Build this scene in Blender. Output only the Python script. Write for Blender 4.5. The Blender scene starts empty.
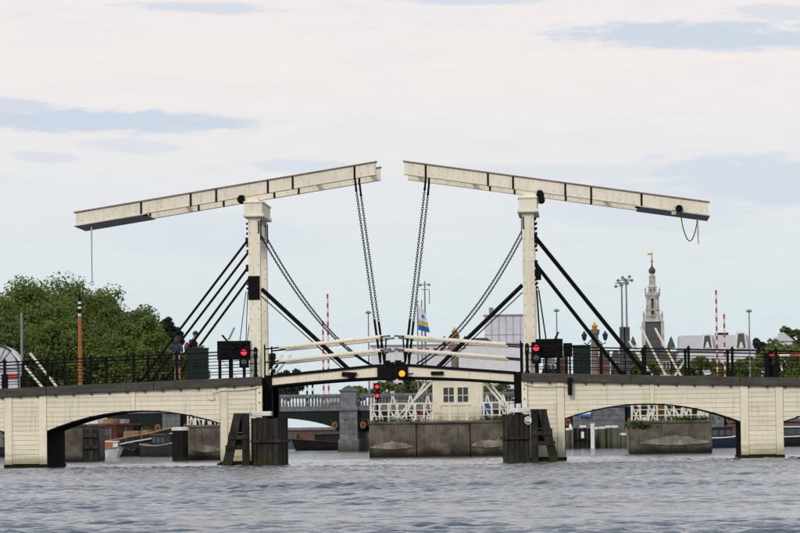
import bpy, bmesh, math, random
import numpy as np
from mathutils import Vector, Matrix
random.seed(7)
R = math.radians
scene = bpy.context.scene
COL = scene.collection

# ------------------------------------------------------------------ camera
F = 3750.0                                   # focal length in pixels of an 800 px wide picture
CAM = Vector((7.76, -150.0, 1.0))
YAW, PITCH, ROLL = math.atan(184 / F), math.atan(171.5 / F), R(-0.77)
CR = Matrix.Rotation(YAW, 3, 'Z') @ Matrix.Rotation(math.pi / 2 + PITCH, 3, 'X') @ Matrix.Rotation(ROLL, 3, 'Z')
cd = bpy.data.cameras.new('camera'); cam = bpy.data.objects.new('camera', cd); COL.objects.link(cam)
cam.matrix_world = Matrix.Translation(CAM) @ CR.to_4x4()
cd.sensor_width = 36; cd.lens = F / 800 * 36; cd.clip_start = 1; cd.clip_end = 9000
scene.camera = cam

def ray(px, py):
    return CR @ Vector(((px - 400) / F, -(py - 266.5) / F, -1))
def at(px, py, Y):                           # point of the place seen at a pixel, on the plane at depth Y
    d = ray(px, py); t = (Y - CAM.y) / d.y
    return CAM + d * t
def X_(px, Y): return at(px, 430, Y).x

# ------------------------------------------------------------------ sky
SUN_EL, SUN_AZ = R(33), R(202)               # azimuth clockwise from +Y: behind the camera, to its left
w = bpy.data.worlds.new('World'); scene.world = w; w.use_nodes = True
nt = w.node_tree; N = nt.nodes; L = nt.links
N.clear()
def nd(t, **k):
    n = N.new(t)
    for a, b in k.items(): setattr(n, a, b)
    return n
def mth(op, a, b=None, c=None, clamp=False):
    n = nd('ShaderNodeMath', operation=op, use_clamp=clamp)
    for i, v in enumerate((a, b, c)):
        if v is None: continue
        if isinstance(v, (int, float)): n.inputs[i].default_value = v
        else: L.new(v, n.inputs[i])
    return n.outputs[0]
def mixc(f, a, b):
    n = nd('ShaderNodeMix', data_type='RGBA')
    for i, v in ((0, f), (6, a), (7, b)):
        if isinstance(v, (int, float)): n.inputs[i].default_value = v
        elif isinstance(v, tuple): n.inputs[i].default_value = (*v, 1)
        else: L.new(v, n.inputs[i])
    return n.outputs[2]
out = nd('ShaderNodeOutputWorld'); bg = nd('ShaderNodeBackground'); bg.inputs[1].default_value = 0.1
L.new(bg.outputs[0], out.inputs[0])
sky = nd('ShaderNodeTexSky', sky_type='NISHITA', sun_disc=False, sun_elevation=SUN_EL, sun_rotation=SUN_AZ)
tc = nd('ShaderNodeTexCoord'); sp = nd('ShaderNodeSeparateXYZ'); L.new(tc.outputs['Generated'], sp.inputs[0])
AZ = mth('ARCTAN2', sp.outputs[0], sp.outputs[1]); EL = mth('ARCSINE', sp.outputs[2])
ramp = nd('ShaderNodeValToRGB'); L.new(mth('MULTIPLY', EL, 1 / R(90)), ramp.inputs[0])
cr = ramp.color_ramp
stops = [(0.0, (6.7, 7.75, 8.1)), (0.020, (7.05, 8.0, 8.35)), (0.040, (7.95, 8.2, 8.45)), (0.062, (9.25, 8.55, 8.4)),
         (0.10, (8.9, 8.6, 8.6)), (0.25, (7.2, 7.5, 8.1)), (1.0, (6.8, 7.2, 8.0))]
while len(cr.elements) < len(stops): cr.elements.new(0.5)
for e, (p, c) in zip(cr.elements, stops): e.position = p; e.color = (*c, 1)
cv = nd('ShaderNodeCombineXYZ'); L.new(mth('MULTIPLY', AZ, 26), cv.inputs[0]); L.new(mth('MULTIPLY', EL, 120), cv.inputs[1])
n1 = nd('ShaderNodeTexNoise'); n1.inputs['Scale'].default_value = 1.0; n1.inputs['Detail'].default_value = 5; n1.inputs['Roughness'].default_value = .55
L.new(cv.outputs[0], n1.inputs['Vector'])
cv2 = nd('ShaderNodeCombineXYZ'); L.new(mth('MULTIPLY', AZ, 90), cv2.inputs[0]); L.new(mth('MULTIPLY', EL, 380), cv2.inputs[1])
n2 = nd('ShaderNodeTexNoise'); n2.inputs['Scale'].default_value = 1.0; n2.inputs['Detail'].default_value = 6; n2.inputs['Roughness'].default_value = .6
L.new(cv2.outputs[0], n2.inputs['Vector'])
thin = nd('ShaderNodeMapRange', interpolation_type='SMOOTHSTEP'); L.new(n1.outputs[0], thin.inputs[0])
thin.inputs[1].default_value = .50; thin.inputs[2].default_value = .72; thin.inputs[3].default_value = 0; thin.inputs[4].default_value = .16
patch = thin.outputs[0]
# the long blue-grey banks lying between the pale cloud sheets
for (px, py, wx, wy, amt) in ((100, 121, 190, 14, 1.0), (0, 108, 80, 12, .8), (700, 36, 170, 17, .95), (780, 12, 70, 9, .6), (205, 8, 95, 7, .7), (470, 0, 90, 6, .7),
                              (305, 166, 60, 9, .55), (45, 157, 40, 7, .5), (130, 146, 60, 9, .45), (760, 180, 130, 30, .75), (560, 172, 160, 10, .35), (640, 205, 130, 30, .45), (200, 235, 150, 30, .3)):
    d = ray(px, py).normalized(); a0 = math.atan2(d.x, d.y); e0 = math.asin(d.z)
    da = mth('DIVIDE', mth('SUBTRACT', AZ, a0), wx / F); de = mth('DIVIDE', mth('SUBTRACT', EL, e0), wy / F)
    de = mth('ADD', de, mth('MULTIPLY', da, 0.35))
    r2 = mth('ADD', mth('MULTIPLY', da, da), mth('MULTIPLY', de, de))
    v = mth('ADD', mth('SUBTRACT', 1.0, r2), mth('MULTIPLY', mth('SUBTRACT', n2.outputs[0], .5), 2.6))
    m = nd('ShaderNodeMapRange', interpolation_type='SMOOTHSTEP'); L.new(v, m.inputs[0])
    m.inputs[1].default_value = -.1; m.inputs[2].default_value = .75; m.inputs[3].default_value = 0; m.inputs[4].default_value = amt
    patch = mth('MAXIMUM', patch, m.outputs[0])
cloud = mixc(patch, ramp.outputs[0], (6.25, 6.95, 8.05))
wisp = nd('ShaderNodeMapRange'); L.new(n2.outputs[0], wisp.inputs[0])
wisp.inputs[1].default_value = .35; wisp.inputs[2].default_value = .7; wisp.inputs[3].default_value = .985; wisp.inputs[4].default_value = 1.015
vm = nd('ShaderNodeVectorMath', operation='SCALE'); L.new(cloud, vm.inputs[0]); L.new(wisp.outputs[0], vm.inputs['Scale'])
L.new(mixc(0.93, sky.outputs[0], vm.outputs[0]), bg.inputs[0])

# ------------------------------------------------------------------ sun
sd = bpy.data.lights.new('sun', 'SUN'); sd.energy = 1.5; sd.angle = R(12); sd.color = (1, .93, .80)
so = bpy.data.objects.new('sun', sd); COL.objects.link(so)
sdir = Vector((math.sin(SUN_AZ) * math.cos(SUN_EL), math.cos(SUN_AZ) * math.cos(SUN_EL), math.sin(SUN_EL)))
so.rotation_euler = sdir.to_track_quat('Z', 'Y').to_euler(); so.location = sdir * 100
vs = scene.view_settings; vs.view_transform = 'Standard'; vs.look = 'None'; vs.exposure = 0.0; vs.gamma = 1; vs.use_curve_mapping = False
scene.render.engine = 'CYCLES'

# ------------------------------------------------------------------ materials
MATS = {}
def mat(name, c1, c2=None, scale=3.0, rough=.6, bump=.0, bscale=20, metal=0.0, stretch=(1, 1, 1), rnd=0.0, stain=None, stain_amt=.0, spec=.4,
        emit=None, estr=0, low=None, fine=.10):
    """c1/c2 mottled by noise; rnd = variation per object; stain = vertical weather streaks; low = (colour, z0, z1) algae above the water"""
    if name in MATS: return MATS[name]
    m = bpy.data.materials.new(name); m.use_nodes = True; t = m.node_tree; n = t.nodes; l = t.links
    b = n['Principled BSDF']; b.inputs['Roughness'].default_value = rough; b.inputs['Metallic'].default_value = metal
    b.inputs['Specular IOR Level'].default_value = spec
    c2 = c2 or tuple(x * .8 for x in c1)
    g = n.new('ShaderNodeNewGeometry'); mp = n.new('ShaderNodeMapping'); mp.inputs['Scale'].default_value = stretch
    l.new(g.outputs['Position'], mp.inputs[0])
    no = n.new('ShaderNodeTexNoise'); no.inputs['Scale'].default_value = scale; no.inputs['Detail'].default_value = 6; no.inputs['Roughness'].default_value = .62
    l.new(mp.outputs[0], no.inputs['Vector'])
    def mr(src, a, b_, c, d):
        k = n.new('ShaderNodeMapRange'); k.interpolation_type = 'SMOOTHSTEP'; l.new(src, k.inputs[0])
        for i, v in enumerate((a, b_, c, d)): k.inputs[i + 1].default_value = v
        return k.outputs[0]
    def mx(f, a, b_, bt='MIX'):
        k = n.new('ShaderNodeMix'); k.data_type = 'RGBA'; k.blend_type = bt
        for i, v in ((0, f), (6, a), (7, b_)):
            if isinstance(v, (int, float)): k.inputs[i].default_value = v
            elif isinstance(v, tuple): k.inputs[i].default_value = (*v, 1)
            else: l.new(v, k.inputs[i])
        return k.outputs[2]
    col = mx(mr(no.outputs[0], .32, .68, 0, 1), c1, c2)
    nf = n.new('ShaderNodeTexNoise'); nf.inputs['Scale'].default_value = scale * 8; nf.inputs['Detail'].default_value = 5; nf.inputs['Roughness'].default_value = .7
    l.new(mp.outputs[0], nf.inputs['Vector'])
    hv = n.new('ShaderNodeHueSaturation'); l.new(col, hv.inputs['Color']); l.new(mr(nf.outputs[0], .3, .7, 1 - fine, 1 + fine), hv.inputs['Value']); col = hv.outputs[0]
    if stain:
        m2 = n.new('ShaderNodeMapping'); m2.inputs['Scale'].default_value = (9, 9, .7); l.new(g.outputs['Position'], m2.inputs[0])
        n2 = n.new('ShaderNodeTexNoise'); n2.inputs['Scale'].default_value = 1; n2.inputs['Detail'].default_value = 5; l.new(m2.outputs[0], n2.inputs['Vector'])
        col = mx(mr(n2.outputs[0], .5, .78, 0, stain_amt), col, stain)
    if low:
        sx = n.new('ShaderNodeSeparateXYZ'); l.new(g.outputs['Position'], sx.inputs[0])
        ad = n.new('ShaderNodeMath'); ad.operation = 'MULTIPLY_ADD'; l.new(no.outputs[0], ad.inputs[0]); ad.inputs[1].default_value = -.5 * (low[2] - low[1]) * 2
        l.new(sx.outputs[2], ad.inputs[2])
        col = mx(mr(ad.outputs[0], low[1] - .5 * (low[2] - low[1]), low[2] - .5 * (low[2] - low[1]), 1, 0), col, low[0])
    if rnd:
        oi = n.new('ShaderNodeObjectInfo'); hs = n.new('ShaderNodeHueSaturation'); l.new(col, hs.inputs['Color'])
        l.new(mr(oi.outputs['Random'], 0, 1, 1 - rnd, 1 + rnd), hs.inputs['Value']); col = hs.outputs[0]
    l.new(col, b.inputs['Base Color'])
    if bump:
        nb = n.new('ShaderNodeTexNoise'); nb.inputs['Scale'].default_value = bscale; nb.inputs['Detail'].default_value = 4
        l.new(mp.outputs[0], nb.inputs['Vector'])
        bp = n.new('ShaderNodeBump'); bp.inputs['Strength'].default_value = bump; bp.inputs['Distance'].default_value = .03
        l.new(nb.outputs[0], bp.inputs['Height']); l.new(bp.outputs[0], b.inputs['Normal'])
    if emit:
        b.inputs['Emission Color'].default_value = (*emit, 1); b.inputs['Emission Strength'].default_value = estr
    MATS[name] = m
    return m

CREAM = mat('cream_paint', (.87, .80, .645), (.81, .735, .575), 2.2, .55, .12, 14, stretch=(.5, 1, 3), rnd=.05, stain=(.46, .37, .23), stain_amt=.42, low=((.34, .29, .17), .05, .75), fine=.05)
CREAMB = mat('cream_beam_paint', (.88, .82, .685), (.82, .755, .61), 1.6, .55, .1, 12, rnd=.04, stain=(.42, .32, .19), stain_amt=.42, fine=.05)
WHITE = mat('white_paint', (.80, .77, .68), (.70, .66, .56), 3, .5, .05, 20, rnd=.05, stain=(.4, .33, .24), stain_amt=.3)
CAPW = mat('white_cap_paint', (.80, .80, .78), (.62, .62, .58), 4, .6, .1, 20)
LEADC = mat('brown_capping', (.20, .13, .11), (.30, .22, .19), 2, .6)
BOLT = mat('dulled_bolt_heads', (.36, .29, .20), (.26, .20, .14), 6, .7)
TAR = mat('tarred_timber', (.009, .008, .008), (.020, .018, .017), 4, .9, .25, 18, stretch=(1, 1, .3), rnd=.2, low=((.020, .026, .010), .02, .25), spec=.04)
FEND = mat('fender_timber', (.046, .040, .034), (.016, .014, .013), 3, .8, .4, 18, stretch=(2, 2, .35), rnd=.30, stain=(.009, .009, .008), stain_amt=.7, low=((.030, .036, .012), .05, .40), spec=.15, fine=.3)
IRON = mat('black_iron', (.005, .005, .0055), (.011, .011, .012), 8, .75, .05, 30, spec=.08)
ROD = mat('black_steel_rod', (.005, .005, .0055), (.009, .009, .010), 8, .7, spec=.08)
CHAIN = mat('chain_steel', (.018, .018, .018), (.032, .032, .032), 20, .6, spec=.2)
FASC = mat('grey_brown_fascia', (.085, .076, .064), (.048, .043, .037), 2.5, .8, .25, 16, stretch=(.5, 1, 3), stain=(.03, .028, .024), stain_amt=.5)
DECK = mat('deck_timber', (.12, .105, .085), (.08, .07, .06), 3, .8)
PLATE = mat('grey_counterweight_plate', (.62, .59, .56), (.50, .47, .45), 3, .7)
GREENC = mat('dark_green_cabinet_paint', (.004, .015, .013), (.005, .019, .017), 3, .5, spec=.25)
REDL = mat('red_signal_lens', (.6, .02, .04), emit=(1, .02, .05), estr=1.7)
ORL = mat('orange_signal_lens', (.8, .3, .02), emit=(1, .27, .008), estr=1.25)
CONC = mat('stained_concrete', (.175, .150, .122), (.072, .060, .050), 1.1, .9, .4, 9, stain=(.026, .022, .019), stain_amt=.85, low=((.014, .013, .010), .02, .55), spec=.2, fine=.3)
PALE_LENS = mat('pale_lens_panel', (.32, .285, .23), (.12, .105, .085), 1.6, .85, .3, 12, fine=.3)
STONE = mat('grey_bridge_stone', (.19, .195, .21), (.115, .12, .13), 2.0, .85, .3, 6, rnd=.14, stain=(.10, .10, .10), stain_amt=.5, low=((.06, .065, .03), .05, .8))
STEELG = mat('dark_green_steel', (.004, .010, .010), (.008, .015, .014), 3, .6, spec=.2)
TERRA = mat('orange_medallion', (.36, .13, .03), (.20, .06, .015), 6, .6)
BRICK = mat('quay_brick', (.20, .095, .07), (.12, .07, .06), 3, .9, rnd=.2, stain=(.09, .08, .075), stain_amt=.6)
ROOFG = mat('dark_slate', (.07, .075, .085), (.05, .052, .06), 2, .7)
GREYM = mat('grey_metal_pole', (.25, .26, .28), (.20, .21, .23), 3, .5)
GLASS = mat('dark_window_glass', (.03, .035, .04), (.05, .055, .06), 3, .08, spec=.8)
TWHITE = mat('pale_stone_tower', (.56, .53, .50), (.34, .31, .29), .9, .8)
TBRICK = mat('tower_brick', (.11, .095, .10), (.08, .07, .075), .6, .9)
BWALL = mat('pale_building_wall', (.60, .60, .65), (.54, .54, .60), .15, .7)
BWALL2 = mat('pale_grey_wall', (.66, .66, .70), (.60, .60, .65), .15, .7)
GOLD = mat('gold_crown', (.75, .40, .03), (.6, .3, .02), 5, .35, metal=.3)
BLUE = mat('blue_lantern', (.018, .035, .075), (.012, .022, .05), 5, .3)
RED = mat('red_paint', (.55, .03, .04), (.45, .03, .03), 5, .5)
BARK = mat('bark', (.07, .055, .04), (.05, .04, .03), 5, .9)

# ------------------------------------------------------------------ helpers
WL = {}
def link(o, parent, centre):
    COL.objects.link(o)
    if parent: o.parent = parent; o.location = Vector(centre) - WL[parent]
    else: o.location = centre
    WL[o] = Vector(centre)
def props(o, label=None, cat=None, group=None, kind=None):
    for k, v in (('label', label), ('category', cat), ('group', group), ('kind', kind)):
        if v: o[k] = v
    return o
def thing(name, label, cat, loc, group=None):
    o = bpy.data.objects.new(name, None); o.empty_display_size = .2
    link(o, None, loc); return props(o, label, cat, group)
class MB:
    def __init__(s): s.v = []; s.f = []
    def add(s, vs_, fs):
        k = len(s.v); s.v += [tuple(v) for v in vs_]; s.f += [[i + k for i in q] for q in fs]; return s
    def box(s, x0, x1, y0, y1, z0, z1):
        if x0 > x1: x0, x1 = x1, x0
        return s.add([(x, y, z) for z in (z0, z1) for y in (y0, y1) for x in (x0, x1)],
                     [(0, 2, 3, 1), (4, 5, 7, 6), (0, 1, 5, 4), (2, 6, 7, 3), (0, 4, 6, 2), (1, 3, 7, 5)])
    def beam(s, p, q, wd, h, side=(0, 1, 0)):             # square bar p->q, wd along 'side', h across
        p, q = Vector(p), Vector(q); d = (q - p).normalized(); a = Vector(side); a = (a - d * a.dot(d)).normalized(); b = d.cross(a)
        a *= wd / 2; b *= h / 2
        return s.add([p - a - b, p + a - b, p + a + b, p - a + b, q - a - b, q + a - b, q + a + b, q - a + b],
                     [(0, 1, 2, 3), (4, 7, 6, 5), (0, 4, 5, 1), (1, 5, 6, 2), (2, 6, 7, 3), (3, 7, 4, 0)])
    def tube(s, pts, r, n=8, cap=True):
        pts = [Vector(p) for p in pts]; k = len(s.v); rs = r if isinstance(r, (list, tuple)) else [r] * len(pts)
        ref = Vector((0, 0, 1)) if abs((pts[-1] - pts[0]).normalized().z) < .9 else Vector((1, 0, 0))
        for i, p in enumerate(pts):
            d = (pts[min(i + 1, len(pts) - 1)] - pts[max(i - 1, 0)]).normalized(); a = d.cross(ref).normalized(); b = d.cross(a)
            for j in range(n):
                t = 2 * math.pi * j / n; s.v.append(tuple(p + (a * math.cos(t) + b * math.sin(t)) * rs[i]))
        for i in range(len(pts) - 1):
            for j in range(n):
                s.f.append([k + i * n + j, k + i * n + (j + 1) % n, k + (i + 1) * n + (j + 1) % n, k + (i + 1) * n + j])
        if cap:
            s.f.append([k + j for j in range(n)][::-1]); s.f.append([k + (len(pts) - 1) * n + j for j in range(n)])
        return s
    def prism(s, poly, y0, y1):                            # polygon in X,Z pushed from y0 to y1
        n = len(poly)
        return s.add([(x, y0, z) for x, z in poly] + [(x, y1, z) for x, z in poly],
                     [list(range(n)), list(range(n, 2 * n))[::-1]] + [(i, (i + 1) % n, n + (i + 1) % n, n + i) for i in range(n)])
    def strip(s, cols, y0, y1):                            # columns (x, lo, hi) joined into a solid slab
        k = len(s.v); n = len(cols)
        for x, lo, hi in cols: s.v += [(x, y0, lo), (x, y0, hi), (x, y1, hi), (x, y1, lo)]
        for i in range(n - 1):
            a = k + 4 * i; b = a + 4
            for j in range(4): s.f.append([a + j, b + j, b + (j + 1) % 4, a + (j + 1) % 4])
        s.f.append([k, k + 1, k + 2, k + 3]); e = k + 4 * (n - 1); s.f.append([e + 3, e + 2, e + 1, e])
        return s
    def lathe(s, c, prof, n=12, rot=0):                    # prof: (r, z) from bottom to top
        k = len(s.v)
        for r, z in prof:
            for j in range(n):
                t = 2 * math.pi * j / n + rot; s.v.append((c[0] + r * math.cos(t), c[1] + r * math.sin(t), c[2] + z))
        for i in range(len(prof) - 1):
            for j in range(n):
                s.f.append([k + i * n + j, k + i * n + (j + 1) % n, k + (i + 1) * n + (j + 1) % n, k + (i + 1) * n + j])
        s.f.append([k + j for j in range(n)][::-1]); s.f.append([k + (len(prof) - 1) * n + j for j in range(n)])
        return s
    def ball(s, c, r, n=8, sq=(1, 1, 1)):
        k0 = len(s.v)
        s.lathe((0, 0, 0), [(max(.02, math.sin(math.pi * i / n)) * r, -math.cos(math.pi * i / n) * r) for i in range(n + 1)], n + 2)
        for i in range(k0, len(s.v)): v = s.v[i]; s.v[i] = (c[0] + v[0] * sq[0], c[1] + v[1] * sq[1], c[2] + v[2] * sq[2])
        return s
    def build(s, name, material, parent=None, smooth=False, bevel=0, **kw):
        a = np.array(s.v); c = (a.min(0) + a.max(0)) / 2
        me = bpy.data.meshes.new(name); me.from_pydata((a - c).tolist(), [], s.f)
        bm = bmesh.new(); bm.from_mesh(me); bmesh.ops.recalc_face_normals(bm, faces=bm.faces)
        if smooth:
            for f in bm.faces: f.smooth = True
        bm.to_mesh(me); bm.free()
        me.materials.append(material); o = bpy.data.objects.new(name, me); link(o, parent, Vector(c)); props(o, **kw)
        if bevel:
            b = o.modifiers.new('bevel', 'BEVEL'); b.width = bevel; b.segments = 2; b.limit_method = 'ANGLE'
        return o
def lerp(a, b, t): return a + (b - a) * t
def chain_links(m, pts, pitch=.15, wd=.05, r=.014):
    """a real chain of oval links along a polyline, every other link turned a quarter"""
    pts = [Vector(p) for p in pts]; seg = [(pts[i + 1] - pts[i]).length for i in range(len(pts) - 1)]; tot = sum(seg); n = max(2, int(tot / pitch))
    def pos(t):
        for i, L_ in enumerate(seg):
            if t <= L_ or i == len(seg) - 1: return pts[i].lerp(pts[i + 1], t / L_), (pts[i + 1] - pts[i]).normalized()
            t -= L_
    for i in range(n):
        c, d = pos((i + .5) * tot / n); a = d.cross(Vector((0, 1, 0))).normalized(); b = Vector((0, 1, 0)) if i % 2 else a
        if i % 2: b = d.cross(a).normalized()
        hl = tot / n * .62
        ring = [c + d * (hl * sx) + b * (wd * sy) for sx, sy in ((-1, -.5), (-1, .5), (-.6, 1), (.6, 1), (1, .5), (1, -.5), (.6, -1), (-.6, -1))]
        nn = d.cross(b).normalized()
        k = len(m.v); q = len(ring)
        for j, p in enumerate(ring):
            o_ = (p - c).normalized()
            m.v += [tuple(p + o_ * r), tuple(p + nn * r), tuple(p - o_ * r), tuple(p - nn * r)]
        for j in range(q):
            a0 = k + 4 * j; b0 = k + 4 * ((j + 1) % q)
            for e in range(4): m.f.append([a0 + e, b0 + e, b0 + (e + 1) % 4, a0 + (e + 1) % 4])
    return m

# ================================================================== WATER
def make_water():
    rng = np.random.default_rng(3)
    def axis(parts):
        o = []
        for a, b, st in parts: o.append(np.arange(a, b - 1e-6, st))
        return np.concatenate(o + [np.array([parts[-1][1]])])
    xs = axis([(-1500, -300, 300), (-300, -60, 40), (-60, -21, 1.5), (-21, 22, .125), (22, 60, 1.5), (60, 300, 40), (300, 1500, 300)])
    y = [-600, -400, -250, -180, -150]; yy = -128.0
    while yy < 0: y.append(yy); yy += .085 + .10 * (yy + 128) / 128
    while yy < 60: y.append(yy); yy += .30
    while yy < 330: y.append(yy); yy += 1.2
    y += [400, 700, 1500]; ys = np.array(y)
    Xg, Yg = np.meshgrid(xs, ys); Z = np.zeros_like(Xg)
    for i in range(64):
        lam = .25 * (3.0 ** rng.random()); k = 2 * math.pi / lam; th = R(-70) + rng.normal(0, .55)
        kx, ky = k * math.cos(th), k * math.sin(th); ph = rng.random() * 6.283
        amp = .0066 * lam
        cut = np.clip((lam / .30 - np.interp(ys, [-130, 0, 60, 300], [.19, .40, 1.0, 3.6]) * 2.5 / .9) , 0, 1)[:, None]
        a = kx * Xg + ky * Yg + ph
        Z += amp * cut * (np.sin(a) + .22 * np.sin(2 * a + .6))
    gust = 1 + .38 * np.sin(Xg * .21 + Yg * .045 + 1) * np.sin(Yg * .11 - Xg * .07) + .25 * np.sin(Yg * .33 + Xg * .1)
    Z *= gust * 1.0
    fade = np.clip((22 - np.abs(Xg)) / 3, 0, 1) * np.clip((Yg + 128) / 6, 0, 1) * np.clip((300 - Yg) / 60, 0, 1)
    Z *= fade
    ny, nx = Xg.shape
    co = np.stack([Xg, Yg, Z], -1).reshape(-1, 3).astype(np.float32)
    ii = (np.arange(ny - 1)[:, None] * nx + np.arange(nx - 1)[None, :]).ravel()
    q = np.stack([ii, ii + 1, ii + nx + 1, ii + nx], 1).astype(np.int32)
    me = bpy.data.meshes.new('water'); me.vertices.add(len(co)); me.vertices.foreach_set('co', co.ravel())
    me.loops.add(q.size); me.loops.foreach_set('vertex_index', q.ravel()); me.polygons.add(len(q))
    me.polygons.foreach_set('loop_start', np.arange(0, q.size, 4, dtype=np.int32)); me.polygons.foreach_set('use_smooth', np.ones(len(q), bool))
    me.update(); me.validate()
    m = bpy.data.materials.new('river_water'); m.use_nodes = True; t = m.node_tree; n = t.nodes; l = t.links; b = n['Principled BSDF']
    b.inputs['Base Color'].default_value = (.024, .048, .086, 1); b.inputs['Roughness'].default_value = .07; b.inputs['IOR'].default_value = 1.33
    g = n.new('ShaderNodeNewGeometry'); mp = n.new('ShaderNodeMapping'); mp.inputs['Scale'].default_value = (1, .7, 1); l.new(g.outputs['Position'], mp.inputs[0])
    no = n.new('ShaderNodeTexNoise'); no.inputs['Scale'].default_value = 4.5; no.inputs['Detail'].default_value = 4; l.new(mp.outputs[0], no.inputs['Vector'])
    bp = n.new('ShaderNodeBump'); bp.inputs['Strength'].default_value = .8; bp.inputs['Distance'].default_value = .06
    l.new(no.outputs[0], bp.inputs['Height']); l.new(bp.outputs[0], b.inputs['Normal'])
    me.materials.append(m); o = bpy.data.objects.new('water', me); COL.objects.link(o); o['kind'] = 'structure'
make_water()

# ================================================================== GROUND (land behind, ends in quay walls)
GZ = 1.7
GROUND = mat('quay_paving', (.20, .19, .18), (.14, .135, .13), .5, .9)
m = MB()
poly = [(-4000, 150), (-30, 150), (-24, 170), (-24, 262), (9.5, 262), (9.5, 185), (4000, 185), (4000, 8000), (-4000, 8000)]
n_ = len(poly); m.add([(x, y, GZ) for x, y in poly] + [(x, y, -3) for x, y in poly], [list(range(n_))] + [(i, (i + 1) % n_, n_ + (i + 1) % n_, n_ + i) for i in range(n_)])
gr = m.build('ground', GROUND, kind='structure')
def quay(px0, px1, Y, label):
    x0, x1 = X_(px0, Y), X_(px1, Y)
    t = thing('quay_wall', label, 'quay wall', (lerp(x0, x1, .5), Y, 0), 'brick quay walls')
    m = MB(); m.box(x0, x1, Y - .5, Y - .05, -1, .55); m.build('footing', STONE, t)
    m = MB(); m.box(x0, x1, Y - .4, Y - .05, .55, 2.0); m.build('brick_face', BRICK, t)
    m = MB(); m.box(x0, x1, Y - .6, Y - .05, 2.002, 2.3); m.build('coping', STONE, t)
quay(285, 470, 262, 'red-brown brick quay wall seen through the arch of the far stone bridge')
quay(690, 830, 185, 'dark brick quay wall behind the boats under the right arches')
for o in (gr,): pass

# ================================================================== THE BRIDGE
DW = 5.2                                       # width of the bridge
YF, YB = 1.15, 4.3                              # planes of the two portal columns / beams
def zt(a): return 3.54 - .0325 * (a - 5.2)     # top of fascia = roadway edge
def zb(a): return zt(a) - .34
BAYS = [(6.9, 13.9, 1.70, 1.48), (15.6, 22.6, 1.46, 1.25), (24.3, 31.3, 1.2, 1.0)]
PIERS = [(5.2, 6.9), (13.9, 15.6), (22.6, 24.3), (31.3, 33.0)]
def arch(a):
    for a0, a1, z0, z1 in BAYS:
        if a0 <= a <= a1:
            t = (a - a0) / (a1 - a0); return lerp(z0, z1, t) + .65 * (1 - (2 * t - 1) ** 2)
    return -1.0
ROW = .19
def planks(a0, a1, s, root, pier):
    z = .16 if pier else .9
    while z < zb(a0) - .03:
        cols = []
        n = 1 if pier else 34
        for i in range(n + 1):
            a = lerp(a0, a1, i / n); lo = z + .005 if pier else max(z + .005, arch(a) + .004); hi = min(z + ROW - .005, zb(a) - .004)
            if hi - lo > .004: cols.append((s * a, lo, hi))
        if len(cols) > 1: MB().strip(cols, -.022 + random.uniform(-.004, .004), .04).build('plank', CREAM, root)
        z += ROW
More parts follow.
